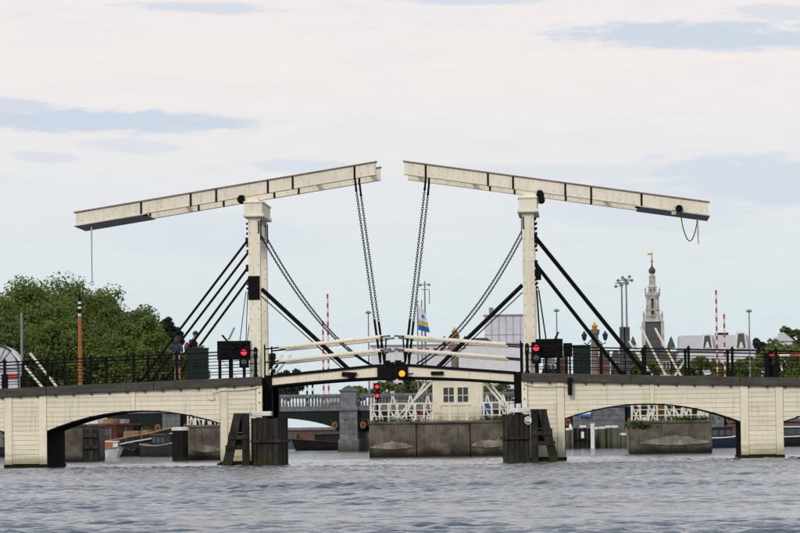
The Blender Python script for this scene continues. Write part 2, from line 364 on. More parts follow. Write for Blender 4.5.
def span(s, side):
    root = thing('bridge_span', f'cream timber-clad arched bridge span on piers, {side} of the drawbridge', 'bridge', (s * 14, 2.6, 0), 'cream timber bridge spans')
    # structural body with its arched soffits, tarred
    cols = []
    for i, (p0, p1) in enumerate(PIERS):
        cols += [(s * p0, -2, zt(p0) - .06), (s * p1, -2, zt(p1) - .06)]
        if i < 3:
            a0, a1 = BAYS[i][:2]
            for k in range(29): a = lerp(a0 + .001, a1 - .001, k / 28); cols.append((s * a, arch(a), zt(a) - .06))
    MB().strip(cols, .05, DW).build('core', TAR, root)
    for p0, p1 in PIERS[:3]:
        planks(p0 + (.26 if p0 < 6 else .33), p1 - .31, s, root, True)
        for b0, b1 in ((p0, p0 + (.24 if p0 < 6 else .32)), (p1 - .30, p1)):
            MB().strip([(s * b0, .14, zb(b0) - .003), (s * b1, .14, zb(b1) - .003)], -.06, .045).build('pilaster', CREAM, root, bevel=.012)
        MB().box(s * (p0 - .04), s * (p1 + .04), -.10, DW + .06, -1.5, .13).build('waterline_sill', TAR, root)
    for a0, a1, *_ in BAYS[:2]:
        mid = (a0 + a1) / 2
        planks(a0 + .012, mid - .09, s, root, False); planks(mid + .09, a1 - .012, s, root, False)
        MB().strip([(s * (mid - .08), arch(mid) + .004, zb(mid) - .003), (s * (mid + .08), arch(mid) + .004, zb(mid) - .003)], -.05, .045).build('pilaster', CREAM, root)
        # tarred lip following the arch, under the cladding
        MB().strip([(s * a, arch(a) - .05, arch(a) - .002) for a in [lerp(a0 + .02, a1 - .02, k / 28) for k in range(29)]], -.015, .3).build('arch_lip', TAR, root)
    # fascia in lengths, with joints
    a = 5.2; k = 0
    while a < 33:
        b = min(33, a + 4.35)
        MB().strip([(s * (a + .008), zb(a), zt(a)), (s * (b - .008), zb(b), zt(b))], -.16 + .006 * (k % 2), .30).build('fascia', FASC, root, bevel=.015)
        a = b; k += 1
    a = 5.6
    while a < 24:                                  # small dark bracket blocks under the fascia
        MB().box(s * a - .04, s * a + .04, -.11, -.0225, zb(a) - .075, zb(a) - .002).build('bracket', FASC, root); a += .72
    MB().strip([(s * 5.2, zt(5.2) - .055, zt(5.2) - .03), (s * 33, zt(33) - .055, zt(33) - .03)], .305, DW).build('roadway', DECK, root)
    MB().strip([(s * 5.2, zb(5.2), zt(5.2)), (s * 33, zb(33), zt(33))], DW + .01, DW + .2).build('rear_fascia', FASC, root)
    # conduit along the top of the cladding
    if s < 0:
        pts = [(-7.35, -.10, 2.70), (-7.25, -.10, 2.62), (-7.12, -.10, 2.70), (-7.2, -.10, 2.92), (-6.9, -.10, 3.0), (-6.0, -.11, 3.03), (-5.3, -.11, 3.12)]
        MB().tube(pts, .022, 6).build('conduit', WHITE, root)
    else:
        MB().tube([(5.3, -.12, 3.1), (5.7, -.11, 3.0), (7.0, -.11, 2.98), (7.02, -.11, 2.72), (7.2, -.11, 2.66)], .02, 6).build('conduit', WHITE, root)
        MB().box(7.05, 7.22, -.30, -.17, 2.62, 3.32).build('junction_box', IRON, root)
    m = MB()
    for zz in (.9, 1.3, 1.7, 2.1, 2.5, 2.9):
        m.box(s * 5.31 - .03, s * 5.31 + .03, -.085, -.055, zz - .03, zz + .03)
    m.build('bolts', BOLT, root, kind='stuff')
    return root
span(-1, 'left'); span(1, 'right')

def railing(s, y, first, label):
    root = thing('railing', label, 'railing', (s * 14, y, 3.2), 'black bridge railings')
    a = first
    posts = []
    while a < 26: posts.append(a); a += 1.74
    for i, a in enumerate(posts):
        z = zt(a) - .03; m = MB(); wd = .055
        m.box(s * a - wd, s * a + wd, y - wd, y + wd, z, z + 1.10); m.lathe((s * a, y, z + 1.10), [(.075, 0), (.09, .03), (.05, .07), (.035, .12), (.01, .15)], 8)
        if i == 5: m.box(s * a - .12, s * a + .12, y - .1, y + .1, z, z + .62)
        m.build('post', IRON, root)
    e = 5.35
    for h, r in ((1.06, .032), (.80, .019), (.53, .019), (.26, .019)):
        MB().tube([(s * e, y, zt(e) + h), (s * 26, y, zt(26) + h)], r, 6).build('rail', IRON, root)
railing(-1, .12, 6.9, 'black iron railing along the near edge of the left bridge span')
railing(-1, 5.1, 6.9, 'black iron railing along the far edge of the left bridge span')
railing(1, .12, 6.66, 'black iron railing along the near edge of the right bridge span')
railing(1, 5.1, 6.66, 'black iron railing along the far edge of the right bridge span')

# ------------------------------------------------------------------ portals
def portal(s, side):
    root = thing('drawbridge_portal', f'cream timber portal with black raking stays, {side} of the opening', 'portal', (s * 5.55, 2.7, 3.4), 'drawbridge portals')
    c0, c1 = 5.30, 5.78
    for Y in (YF, YB):
        MB().box(s * c0, s * c1, Y - .22, Y + .22, 2.2, 10.0).build('column', CREAMB, root, bevel=.02)
        m = MB()
        for k in range(14):
            for aa in (c0 + .08, c1 - .08):
                m.lathe((0, 0, 0), [(.02, 0), (.02, .018)], 6); 
                for i in range(len(m.v) - 12, len(m.v)):
                    v = m.v[i]; m.v[i] = (s * aa + v[0], Y - .222 - v[2], 4.1 + k * .44 + v[1])
        m.build('bolts', BOLT, root, kind='stuff')
        # iron ears on the outer face
        m = MB()
        for zz in (9.75, 9.55, 9.35, 8.85, 8.65, 7.3, 7.12): m.box(s * c1, s * (c1 + .09), Y - .06, Y + .06, zz - .045, zz + .045)
        m.build('iron_ears', IRON, root)
        MB().box(s * (c0 - .012), s * (c0 - .045), Y - .06, Y + .06, 9.1, 9.9).build('strap', IRON, root)
        MB().box(s * c0 + .02 * s, s * (c0 + .07), Y - .25, Y - .222, 9.35, 9.85).build('strap', IRON, root)
        # raking stays to the landward side
        for (ta, tz, ba, r) in ((5.84, 9.05, 10.3, .050), (5.84, 7.95, 9.3, .050)):
            MB().tube([(s * ta, Y, tz), (s * ba, Y + (.0), zt(ba) - .02)], r, 8).build('stay', ROD, root)
            MB().box(s * (ba - .1), s * (ba + .1), Y - .1, Y + .1, zt(ba) - .03, zt(ba) + .16).build('stay_foot', IRON, root)
            MB().box(s * c1, s * (c1 + .12), Y - .09, Y + .09, tz - .14, tz + .14).build('stay_bracket', IRON, root)
        # sagging safety chain to the leaf
        p, q = Vector((s * 5.27, Y, 9.25)), Vector((s * .95, Y, 3.98)); pts = []
        for i in range(21):
            t = i / 20; v = p.lerp(q, t); v.z -= 4 * .70 * t * (1 - t); pts.append(v)
        for dy in (-.07, .07):
            chain_links(MB(), [v + Vector((0, dy, 0)) for v in pts[:16]], .075, .026, .017).build('safety_chain', CHAIN, root, kind='stuff')
        MB().tube(pts[15:], .035, 6).build('chain_rod', IRON, root)
        # push rod and its thin companion
        if Y == YF: MB().tube([(s * 5.28, Y, 7.1), (s * 1.72, Y, 3.74)], .085, 8).build('push_rod', ROD, root)
        if Y == YF: MB().tube([(s * 5.28, Y - .1, 6.8), (s * 2.05, Y - .1, 3.85)], .025, 6).build('thin_rod', ROD, root)
        for k in (0, .18):
            MB().tube([(s * (5.83 + k * .4), Y - .1, 7.0), (s * (5.93 + k * 1.4), Y - .1, 4.9)], .018, 5).build('cable', ROD, root)
        if s < 0 and Y == YF: MB().box(s * (c0 + .03), s * (c1 + .02), Y - .255, Y + .255, 6.66, 7.62).build('iron_band', IRON, root)
        if s > 0: MB().box(s * c1, s * (c1 + .22), Y - .1, Y + .1, 7.42, 7.72).build('iron_lug', IRON, root)
        MB().box(s * 4.88, s * 5.19, Y - .3, Y + .3, 1.9, 3.60).build('hinge_post', IRON, root)
    # lintel carried by both columns, with mouldings
    MB().box(s * 5.18, s * 5.91, YF - .36, YB + .36, 10.16, 10.56).build('lintel', CREAMB, root, bevel=.02)
    MB().box(s * 5.12, s * 5.96, YF - .42, YB + .42, 10.0, 10.155).build('lintel_moulding', CREAMB, root, bevel=.04)
    MB().box(s * 5.14, s * 5.94, YF - .40, YB + .40, 10.565, 10.64).build('lintel_cap', CREAMB, root, bevel=.02)
    MB().box(s * 5.35, s * 5.73, YF + .225, YB - .225, 9.3, 9.75).build('tie_beam', CREAMB, root)
    return root
portal(-1, 'left'); portal(1, 'right')

# ------------------------------------------------------------------ balance beams
def btop(a): return 12.14 - .1508 * (a - .58)
def bbot(a): return btop(a) - .470
def balance(s, side):
    root = thing('balance_beam', f'cream timber balance beam frame rocking on the {side} portal, chains hanging from its tip', 'balance beam', (s * 6.08, 2.7, 10.69), 'drawbridge balance beams')
    A0, A1 = .58, 12.78
    st = [lerp(A0, A1, i / 16) for i in range(17)]
    for Y in (YF, YB):
        y0, y1 = Y - .17, Y + .17
        b = MB().strip([(s * a, bbot(a), btop(a)) for a in st], y0, y1).build('beam', CREAMB, root, bevel=.015)
        MB().strip([(s * a, btop(a) + .002, btop(a) + .05) for a in (A0 - .05, A1 + .08)], y0 - .05, y1 + .05).build('capping', LEADC, b)
        MB().strip([(s * a, bbot(a) - .035, bbot(a) - .002) for a in (A0 - .02, 6.08, A1)], y0 - .02, y1 + .02).build('lower_lip', CREAMB, b)
        for a in (1.44, 3.95, 4.96, 7.06, 8.10, 10.12):
            MB().strip([(s * (a - .038), bbot(a) - .04, btop(a) - .002), (s * (a + .038), bbot(a) - .04, btop(a) - .002)], y0 - .028, y1 + .028).build('iron_strap', IRON, root)
        m = MB(); k = 0; a = .9
        while a < 12.6:
            zz = bbot(a) + (.10 if k % 2 else .36); m.box(s * a - .013, s * a + .013, y0 - .012, y0, zz - .013, zz + .013); a += .27; k += 1
        m.build('bolts', BOLT, root, kind='stuff')
        MB().tube([(s * 6.05, Y - .30, 10.72), (s * 6.05, Y + .30, 10.72)], .155, 14).build('pivot', IRON, root)
        MB().box(s * 5.93, s * 6.13, Y - .23, Y - .172, 10.66, 10.9).build('pivot_bracket', IRON, root)
        MB().box(s * 5.35, s * 5.9, Y - .15, Y + .15, 10.645, bbot(5.9) - .037).build('bearing_block', CREAMB, root)
        # hanging chains
        t0 = Vector((s * 1.45, Y, bbot(1.45))); t1 = Vector((s * .50, Y, 4.05))
        for dy in (-.045, .045):
            MB().tube([t0.lerp(t1, .0) + Vector((0, dy * 1.5, .1)), t0.lerp(t1, .07) + Vector((0, dy, 0))], .045, 6).build('chain_shackle', IRON, root)
        chain_links(MB(), [t0.lerp(t1, .06), t0.lerp(t1, .78)], .10, .035, .020).build('chain', CHAIN, root, kind='stuff')
        MB().tube([t0.lerp(t1, .77), t1], .055, 6).build('chain_rod', IRON, root)
    for a in (.95, 3.2, 8.6): MB().strip([(s * (a - .07), bbot(a) + .27, btop(a) - .04), (s * (a + .07), bbot(a) + .27, btop(a) - .04)], YF + .171, YB - .171).build('cross_tie', CREAMB, root)
    # counterweight box at the tail
    MB().strip([(s * a, bbot(a) + .03, btop(a) - .06) for a in (10.35, 12.70)], YF + .175, YB - .175).build('counterweight', CREAMB, root)
    MB().strip([(s * a, bbot(a) - .075, bbot(a) - .04) for a in (9.95, 12.86)], YF - .24, YB + .24).build('bottom_plate', PLATE, root)
    MB().box(s * 9.95 - .1, s * 9.95 + .1, YF - .22, YF + .1, bbot(9.95) - .13, bbot(9.95) - .0765).build('plate_clip', IRON, root)
    if s < 0:
        MB().tube([(-12.17, YF, 9.75), (-12.17, YF, 8.55)], .035, 6).build('pull_rod', PLATE, root)
        MB().tube([(-12.17, YF, 8.56), (-12.16, YF, 7.5)], .016, 5).build('pull_rope', CHAIN, root)
        m = MB(); m.tube([(-12.16 + .07 * math.sin(t), YF, 7.43 + .07 * math.cos(t)) for t in [i * .5236 for i in range(13)]], .015, 5, cap=False); m.build('ring', IRON, root)
    else:
        MB().tube([(11.62, YF - .36, 10.06), (11.62, YF - .175, 10.06)], [.15, .13], 14).build('bell', IRON, root)
        MB().box(11.32, 11.5, YF - .24, YF - .176, 9.83, 10.02).build('bell_bracket', PLATE, root)
        pts = [(11.68, YF - .3, 9.95)] + [(11.72 + .62 * (i / 14), YF - .25, 9.55 - .8 * math.sin(math.pi * (i / 14)) ** .8) for i in range(15)] + [(12.36, YF - .2, 9.75)]
        MB().tube(pts, .022, 5).build('cable_loop', CHAIN, root)
        MB().tube([(12.36, YF, 9.66), (12.38, YF, 8.62)], .035, 6).build('pull_rod', PLATE, root)
    return root
balance(-1, 'left'); balance(1, 'right')

# ------------------------------------------------------------------ leaves
def ltop(a): return 3.58 + .085 * (5.0 - a)
def lbot(a): return 3.14 + .060 * (5.0 - a) + .05 * math.sin(math.pi * (5 - a) / 5)
def leaf(s, side):
    root = thing('bridge_leaf', f'cream drawbridge leaf with black edges and two thick rails, {side} half', 'bridge leaf', (s * 2.6, 2.7, 3.4), 'drawbridge leaves')
    st = [lerp(.62, 4.95, i / 12) for i in range(13)]
    for Y in (YF - .12, YB + .12):
        g = MB().strip([(s * a, lbot(a) + .05, ltop(a) - .08) for a in st], Y - .12, Y + .12).build('girder', CREAM, root)
        MB().strip([(s * a, lbot(a) - .03, lbot(a) + .048) for a in st], Y - .15, Y + .15).build('bottom_flange', IRON, g)
        MB().strip([(s * a, ltop(a) - .078, ltop(a) + .03) for a in st], Y - .18, Y + .18).build('top_flange', IRON, g)
        MB().box(s * .06, s * .615, Y - .2, Y + .2, 3.38, 3.98).build('end_plate', IRON, root)
        MB().box(s * .10, s * .34, Y - .24, Y + .22, 3.985, 4.13).build('latch', IRON, root)
        MB().box(s * 1.55, s * 2.05, Y - .22, Y - .125, 3.52, 3.66).build('rod_bracket', IRON, root)
        if s < 0: MB().prism([(s * 1.4, 3.66), (s * 2.05, 3.70), (s * 1.8, 3.44), (s * 1.55, 3.42)], Y - .235, Y - .2255).build('rod_shoe', IRON, root)
        for h in (1.10, .56):
            p, q = (s * 4.6, Y, ltop(4.6) + h), (s * .36, Y, ltop(.36) + h + .02)
            r = MB().beam(p, q, .10, .15).build('rail', CREAMB, root, bevel=.05)
            d = Vector(q) - Vector(p); d.normalize(); p, q = Vector(p), Vector(q)
            for dz in (0,):
                MB().beam(p - d * .55, p + d * .30, .05, .06).build('rail_fork', IRON, r)
                MB().beam(q - d * .12, q + d * .28, .13, .07).build('rail_clamp', IRON, r)
                MB().beam(q - d * .05, q + d * .25, .19, .035).build('clamp_strip', GREYM, r)
        MB().tube([(s * .50, Y, 4.0), (s * .43, Y, 5.12)], .035, 6).build('end_post', IRON, root)
        MB().tube([(s * 5.17, Y, 3.5), (s * 5.17, Y, 4.85)], .035, 6).build('end_post', IRON, root)
    for i in range(16):
        a0, a1 = .62 + i * .27, .62 + (i + 1) * .27 - .015
        MB().strip([(s * a0, ltop(a0) - .06, ltop(a0) + .0), (s * a1, ltop(a1) - .06, ltop(a1) + .0)], YF + .065, YB - .065).build('deck_plank', DECK, root)
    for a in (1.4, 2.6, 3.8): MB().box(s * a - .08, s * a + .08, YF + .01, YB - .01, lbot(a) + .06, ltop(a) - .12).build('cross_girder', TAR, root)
    return root
lf = leaf(-1, 'left'); rt = leaf(1, 'right')
# navigation light slung under the meeting of the leaves
t = thing('navigation_light', 'glowing orange signal lamp at the meeting of the drawbridge leaves', 'lamp', (.42, .55, 3.6))
MB().box(.28, .62, .50, .66, 3.42, 3.75).build('housing', IRON, t)
MB().tube([(.40, .42, 3.585), (.40, .498, 3.585)], .125, 14).build('lens', ORL, t)
MB().box(.62, .86, .52, .62, 3.55, 3.60).build('bracket', IRON, t)

# ------------------------------------------------------------------ fenders
def fender(s, side):
    root = thing('timber_fender', f'dark weathered timber fender with raking A-frame and white caps, {side} of the opening', 'fender', (s * 5.4, 0, 0), 'timber fenders')
    x0, x1, y0, y1 = 4.46, 5.55, -1.5, 3.6
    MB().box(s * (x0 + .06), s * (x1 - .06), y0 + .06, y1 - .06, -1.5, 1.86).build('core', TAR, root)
    n = 5
    for i in range(n):
        a0 = lerp(x0, x1, i / n); a1 = lerp(x0, x1, (i + 1) / n) - .02
        MB().box(s * a0, s * a1, y0 + random.uniform(-.02, .02), y0 + .055, -1, 1.88 + random.uniform(-.05, .05)).build('board', FEND, root)
    n = 16
    for i in range(n):
        b0 = lerp(y0 + .065, y1, i / n); b1 = lerp(y0 + .065, y1, (i + 1) / n) - .02
        MB().box(s * (x0 + random.uniform(-.02, .02)), s * (x0 + .055), b0, b1, -1, 1.86 + random.uniform(-.05, .05)).build('board', FEND, root)
    for z in (.95,):
        MB().box(s * (x0 - .07), s * x1, y0 - .09, y0 - .025, z - .06, z + .06).build('waling', FEND, root)
        MB().box(s * (x0 - .10), s * (x0 - .025), y0 - .02, y1, z - .06, z + .06).build('waling', FEND, root)
    MB().box(s * (4.72), s * 5.56, -1.6, -.9, 1.95, 2.13).build('cap', CAPW, root, bevel=.02)
    if s > 0:
        for k in range(3): MB().box(4.74 + k * .25, 4.93 + k * .25, -1.55, -.95, 2.135, 2.3).build('cap_block', CAPW, root, bevel=.015)
    Yf = -1.75
    MB().prism([(s * 6.80, -.6), (s * 6.42, -.6), (s * 5.86, 2.06), (s * 6.18, 2.06)], Yf - .14, Yf + .14).build('raking_timber', FEND, root)
    MB().box(s * 5.58, s * 5.86, Yf - .15, Yf + .15, -.8, 2.06).build('upright', FEND, root)
    MB().box(s * 5.58, s * 6.52, Yf - .19, Yf - .155, .62, .80).build('cross_timber', FEND, root)
    MB().box(s * 5.58, s * 6.42, Yf - .19, Yf - .155, 1.04, 1.20).build('cross_timber', FEND, root)
    MB().box(s * 5.60, s * 6.42, Yf + .155, Yf + .20, .68, 1.30).build('back_board', FEND, root)
    MB().box(s * 5.60, s * 6.22, Yf + .155, Yf + .20, 1.31, 2.05).build('back_board', FEND, root)
    MB().box(s * 5.55, s * 6.20, Yf - .18, Yf + .18, 2.065, 2.13).build('cap', CAPW, root, bevel=.015)
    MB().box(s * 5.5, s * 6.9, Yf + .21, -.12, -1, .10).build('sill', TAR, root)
fender(-1, 'left'); fender(1, 'right')
# hexagonal board on the right fender
GRN = mat('green_paint', (.03, .28, .12), (.03, .24, .10), 5, .5)
t = thing('hexagonal_sign', 'small white hexagonal board with green and red on the right fender', 'sign', (5.47, -2.0, 1.6))
hx = [(5.47 + .155 * math.cos(R(60 * k + 30)), 1.63 + .175 * math.sin(R(60 * k + 30))) for k in range(6)]
MB().prism(hx, -2.03, -1.96).build('board', CAPW, t)
hh = [(5.47 + .13 * math.cos(R(60 * k + 30)), 1.63 + .145 * math.sin(R(60 * k + 30))) for k in range(6)]
MB().prism([hh[2], hh[3], hh[4], hh[5], (5.47 + .06, 1.60), (5.47 - .06, 1.60)][0:6], -2.036, -2.031).build('green_field', GRN, t)
MB().prism([(5.42, 1.68), (5.52, 1.68), (5.47, 1.75)], -2.036, -2.031).build('red_mark', RED, t)
MB().box(5.36, 5.58, -1.96, -1.5, 1.58, 1.66).build('bracket', IRON, t)

# ------------------------------------------------------------------ cabinets, signals on the deck
def cabinet(px0, px1, py0, Y, label):
    x0, x1 = X_(px0, Y), X_(px1, Y); z1 = at(px0, py0, Y).z; a = abs((x0 + x1) / 2); z0 = zt(a) - .03
    t = thing('electrical_cabinet', label, 'cabinet', ((x0 + x1) / 2, Y, z0), 'green cabinets on the deck')
    MB().box(x0, x1, Y, Y + .45, z0, z1 - .05).build('body', GREENC, t, bevel=.015)
    MB().box(x0 - .025, x1 + .025, Y - .03, Y + .48, z1 - .048, z1).build('lid', GREENC, t, bevel=.012)
    xm = (x0 + x1) / 2
    for a0, a1 in ((x0 + .04, xm - .01), (xm + .01, x1 - .04)):
        d = MB().box(a0, a1, Y - .018, Y - .001, z0 + .08, z1 - .1).build('door', GREENC, t)
        MB().box(a1 - .05, a1 - .03, Y - .04, Y - .019, z0 + .5, z0 + .66).build('handle', IRON, d)
cabinet(187.5, 208.5, 348, .7, 'dark green cabinet beside the two people on the left span')
t = thing('barrier_boom', 'red and white barrier boom behind the railing at the right edge', 'barrier', (15.2, 4.7, zt(15.2) - .03))
xb0 = X_(768, 4.7); zb0 = at(768, 355.5, 4.7).z
MB().box(xb0 - .1, xb0 + .1, 4.6, 4.8, zt(xb0) - .03, zb0 + .12).build('stand', IRON, t)
for k in range(9): MB().tube([(xb0 + .1 + k * .42, 4.7, zb0 - k * .006), (xb0 + .1 + k * .42 + .418, 4.7, zb0 - k * .006)], .05, 8).build('band', RED if k % 2 == 0 else CAPW, t)
cabinet(574, 592, 345, .7, 'dark green cabinet beside the black barrier box on the right span')

def barrier_box(px0, px1, py0, py1, lx, ly, side, bars):
    Y = .75; x0, x1 = X_(px0, Y), X_(px1, Y); z1, z0 = at(px0, py0, Y).z, at(px0, py1, Y).z
    zd = zt(abs((x0 + x1) / 2)) - .03
    t = thing('barrier_box', f'black folded barrier box on legs beside the {side} portal', 'barrier', ((x0 + x1) / 2, Y, zd), 'black barrier boxes')
    MB().box(x0, x1, Y, Y + .30, z0, z1).build('body', IRON, t, bevel=.02)
    for k in range(4):
        zz = lerp(z0, z1, (k + .5) / 4); MB().box(x0 + .03, x1 - .03, Y - .025, Y - .001, zz - .05, zz + .05).build('slat', ROD, t)
    for f in (.06, .38): xx = lerp(x0, x1, f); MB().box(xx - .05, xx + .05, Y + .08, Y + .18, zd, z0 - .002).build('leg', IRON, t)
    for (a, b, c, d, mm) in bars:
        p, q = at(a, b, Y - .06), at(c, d, Y - .06); MB().beam(p, q, .04, .075).build('bar', mm, t)
    zc, xc = at(lx, ly, Y).z, X_(lx, Y); xc = at(lx, ly, Y).x
    t2 = thing('traffic_signal', f'black traffic signal with red light glowing beside the {side} portal', 'traffic signal', (xc, Y - .3, zd), 'red traffic signals')
    MB().box(xc - .19, xc + .19, Y - .30, Y - .12, zc - .62, zc + .24).build('housing', IRON, t2, bevel=.02)
    MB().tube([(xc, Y - .34, zc), (xc, Y - .301, zc)], .118, 16).build('red_lens', REDL, t2)
    for dz in (.40,): MB().tube([(xc, Y - .33, zc - dz), (xc, Y - .301, zc - dz)], .12, 16).build('unlit_lens', GLASS, t2)
    for dz in (0, .40):
        m = MB(); m.tube([(xc + .15 * math.cos(R(a)), Y - .36, zc - dz + .15 * math.sin(R(a))) for a in range(0, 181, 20)], .014, 4); m.build('visor', IRON, t2)
    MB().box(xc - .06, xc + .06, Y - .26, Y - .16, zd, zc - .622).build('post', IRON, t2)
barrier_box(218, 251, 341, 360, 244.5, 352.5, 'left', [(222, 335, 234, 349, IRON), (228.5, 340, 234.5, 327.5, GREYM), (232, 349, 244, 343, IRON)])
barrier_box(537, 564, 339, 358, 536.2, 348.2, 'right', [(555, 339, 558.5, 332, IRON)])
# second box piece right side and white post pair
t = thing('control_box', 'low black control box between the barrier box and right green cabinet', 'control box', (7.4, .9, 3.45))
MB().box(X_(564.5, .9), X_(573.5, .9), .9, 1.25, at(566, 356, .9).z, at(566, 343, .9).z).build('body', IRON, t, bevel=.015)
MB().box(X_(566, .9), X_(568, .9), 1.0, 1.1, 3.43, at(566, 356, .9).z - .002).build('leg', IRON, t)
MB().box(X_(570, .9), X_(572, .9), 1.0, 1.1, 3.43, at(566, 356, .9).z - .002).build('leg', IRON, t)

# slim black standard in front of each column
for px, side in ((255.5, 'left'), (527, 'right')):
    Y = .45; p = at(px, 350, Y); zd = zt(abs(p.x)) - .03
    t = thing('signal_bollard', f'slim black bollard in front of the {side} portal column', 'bollard', (p.x, Y, zd), 'slim black bollards')
    MB().lathe((p.x, Y, zd), [(.10, 0), (.10, .1), (.065, .15), (.065, .75), (.085, .78), (.085, 1.15), (.05, 1.22), (.01, 1.24)], 10).build('shaft', IRON, t)
    MB().tube([(p.x, Y - .08, zd + 1.0), (p.x, Y - .10, zd + 1.0)], .05, 8).build('lens', GLASS, t)

exec_after = []
# ================================================================== PEOPLE
SKIN = mat('skin', (.38, .21, .15), (.34, .18, .13), 6, .55)
HAIR = mat('dark_hair', (.018, .013, .011), (.03, .02, .016), 12, .5)
def skinmesh(name, joints, edges, material, parent, root=0, sub=2):
    """one continuous skinned surface over a skeleton of (x, y, z, radius)"""
    c = Vector(joints[root][:3]); me = bpy.data.meshes.new(name)
    me.from_pydata([tuple(Vector(j[:3]) - c) for j in joints], edges, []); o = bpy.data.objects.new(name, me)
    link(o, parent, c + Vector((0, 0, 0)))
    md = o.modifiers.new('skin', 'SKIN'); md.use_smooth_shade = True
    if not me.skin_vertices: 
        bpy.context.view_layer.update()
    sv = me.skin_vertices[0].data
    for i, j in enumerate(joints):
        r = j[3]; sv[i].radius = r if isinstance(r, tuple) else (r, r); sv[i].use_root = (i == root)
    ss = o.modifiers.new('sub', 'SUBSURF'); ss.levels = sub; ss.render_levels = sub
    me.materials.append(material); return o
def person(base, yaw, sc, label, pose, topm, botm, shoem, bag=None, longhair=False, bare=False):
    """local frame: facing +x, lateral y"""
    t = thing('person', label, 'person', base, 'people on the bridge')
    M_ = Matrix.Rotation(yaw, 3, 'Z')
    def T(p): return Vector(base) + (M_ @ Vector(p[:3])) * sc
    def J(l): return [(*T(j), (j[3] if not isinstance(j[3], tuple) else j[3][0]) * sc) for j in l]
    lean = pose.get('lean', .0); hb = pose.get('head', .03)
    body = [(0, 0, .96, .125), (.01 + lean * .3, 0, 1.14, .115), (.01 + lean * .7, 0, 1.33, .135), (lean, 0, 1.46, .075), (lean + .02 + hb * .4, 0, 1.53, .055),
            (lean + .04 + hb, 0, 1.61, .082), (lean + .045 + hb * 1.2, 0, 1.70, .088), (lean + .03 + hb * 1.2, 0, 1.755, .05)]
    e = [(0, 1), (1, 2), (2, 3), (3, 4), (4, 5), (5, 6), (6, 7)]
    hands = []
    for sg, ar in ((1, pose['armL']), (-1, pose['armR'])):
        k = len(body); body += [(lean, sg * .17, 1.42, .062), (ar[0][0], sg * ar[0][1], ar[0][2], .042), (ar[1][0], sg * ar[1][1], ar[1][2], .027)]
        e += [(3, k), (k, k + 1), (k + 1, k + 2)]; hands.append((ar[0], ar[1], sg))
    for sg, lg in ((1, pose['legL']), (-1, pose['legR'])):
        k = len(body); body += [(0, sg * .085, .90, .095), (lg[0][0], sg * .095, lg[0][2], .058), (lg[1][0], sg * .10, .09, .036), (lg[1][0] + .15, sg * .11, .035, .03)]
        e += [(0, k), (k, k + 1), (k + 1, k + 2), (k + 2, k + 3)]
    skinmesh('body', J(body), e, SKIN, t)
    # face: nose, ears, eyes, mouth
    hx, hz = lean + .05 + hb * 1.2, 1.655
    m = MB(); m.ball(T((hx + .085, 0, hz)), .018 * sc, 6)
    for sg in (1, -1): m.ball(T((hx - .01, sg * .082, hz)), .026 * sc, 6, (1, .5, 1.2))
    m.build('nose_and_ears', SKIN, t, smooth=True)
    m = MB()
    for sg in (1, -1): m.ball(T((hx + .076, sg * .032, hz + .03)), .011 * sc, 6)
    m.build('eyes', HAIR, t)
    m = MB(); m.ball(T((hx + .075, 0, hz - .055)), .018 * sc, 6, (.5, 1.4, .4)); m.build('mouth', RED, t)
    # hair
    m = MB(); m.ball(T((hx - .025, 0, hz + .055)), .105 * sc, 10, (1, .95, .95))
    if longhair:
        m.tube([T((hx - .03, 0, hz + .08)), T((hx - .07, 0, hz)), T((hx - .085, 0, hz - .12)), T((hx - .09, 0, hz - .26)), T((hx - .085, 0, hz - .32))],
               [.085 * sc, .11 * sc, .11 * sc, .085 * sc, .02 * sc], 10)
    m.build('hair', HAIR, t, smooth=True)
    # hands with five fingers
    for el, wr, sg in hands:
        m = MB(); w0 = Vector((wr[0], sg * wr[1], wr[2])); d = (w0 - Vector((el[0], sg * el[1], el[2]))).normalized(); lat = Vector((0, sg, 0)); up = d.cross(lat).normalized()
        m.tube([T(w0), T(w0 + d * .05), T(w0 + d * .09)], [.026 * sc, .038 * sc, .034 * sc], 8)
        for q, ln in enumerate((.062, .075, .07, .055)):
            o_ = w0 + d * .085 + lat * (.028 - q * .018); m.tube([T(o_), T(o_ + d * ln * .55 - up * .008), T(o_ + d * ln - up * .03)], [.0095 * sc, .0085 * sc, .006 * sc], 5)
        o_ = w0 + d * .03 + lat * -.03; m.tube([T(o_), T(o_ + d * .035 - lat * .022), T(o_ + d * .065 - lat * .02 - up * .015)], [.012 * sc, .010 * sc, .007 * sc], 5)
        m.build('hand', SKIN, t, smooth=True)
    # clothes
    tj = [(0, 0, .93, .155), (.01 + lean * .3, 0, 1.14, .142), (.01 + lean * .7, 0, 1.33, .160), (lean, 0, 1.455, .095)]; te = [(0, 1), (1, 2), (2, 3)]
    for sg, ar in ((1, pose['armL']), (-1, pose['armR'])):
        k = len(tj); tj += [(lean, sg * .175, 1.42, .082), (ar[0][0], sg * ar[0][1], ar[0][2], .062)]; te += [(3, k), (k, k + 1)]
        if not bare: tj.append((lerp(ar[0][0], ar[1][0], .85), sg * lerp(ar[0][1], ar[1][1], .85), lerp(ar[0][2], ar[1][2], .85), .045)); te.append((k + 1, k + 2))
    skinmesh('jacket', J(tj), te, topm, t, 1)
    bj = [(0, 0, 1.0, .145), (0, 0, .93, .15)]; be = [(0, 1)]
    for sg, lg in ((1, pose['legL']), (-1, pose['legR'])):
        k = len(bj); f = 1.0 if not bare else .80
        bj += [(0, sg * .088, .86, .115), (lerp(0, lg[0][0], f), sg * .095, lerp(.86, lg[0][2], f), .085)]; be += [(1, k), (k, k + 1)]
        if not bare: bj.append((lg[1][0], sg * .10, .12, .06)); be.append((k + 1, k + 2))
    skinmesh('trousers', J(bj), be, botm, t, 1)
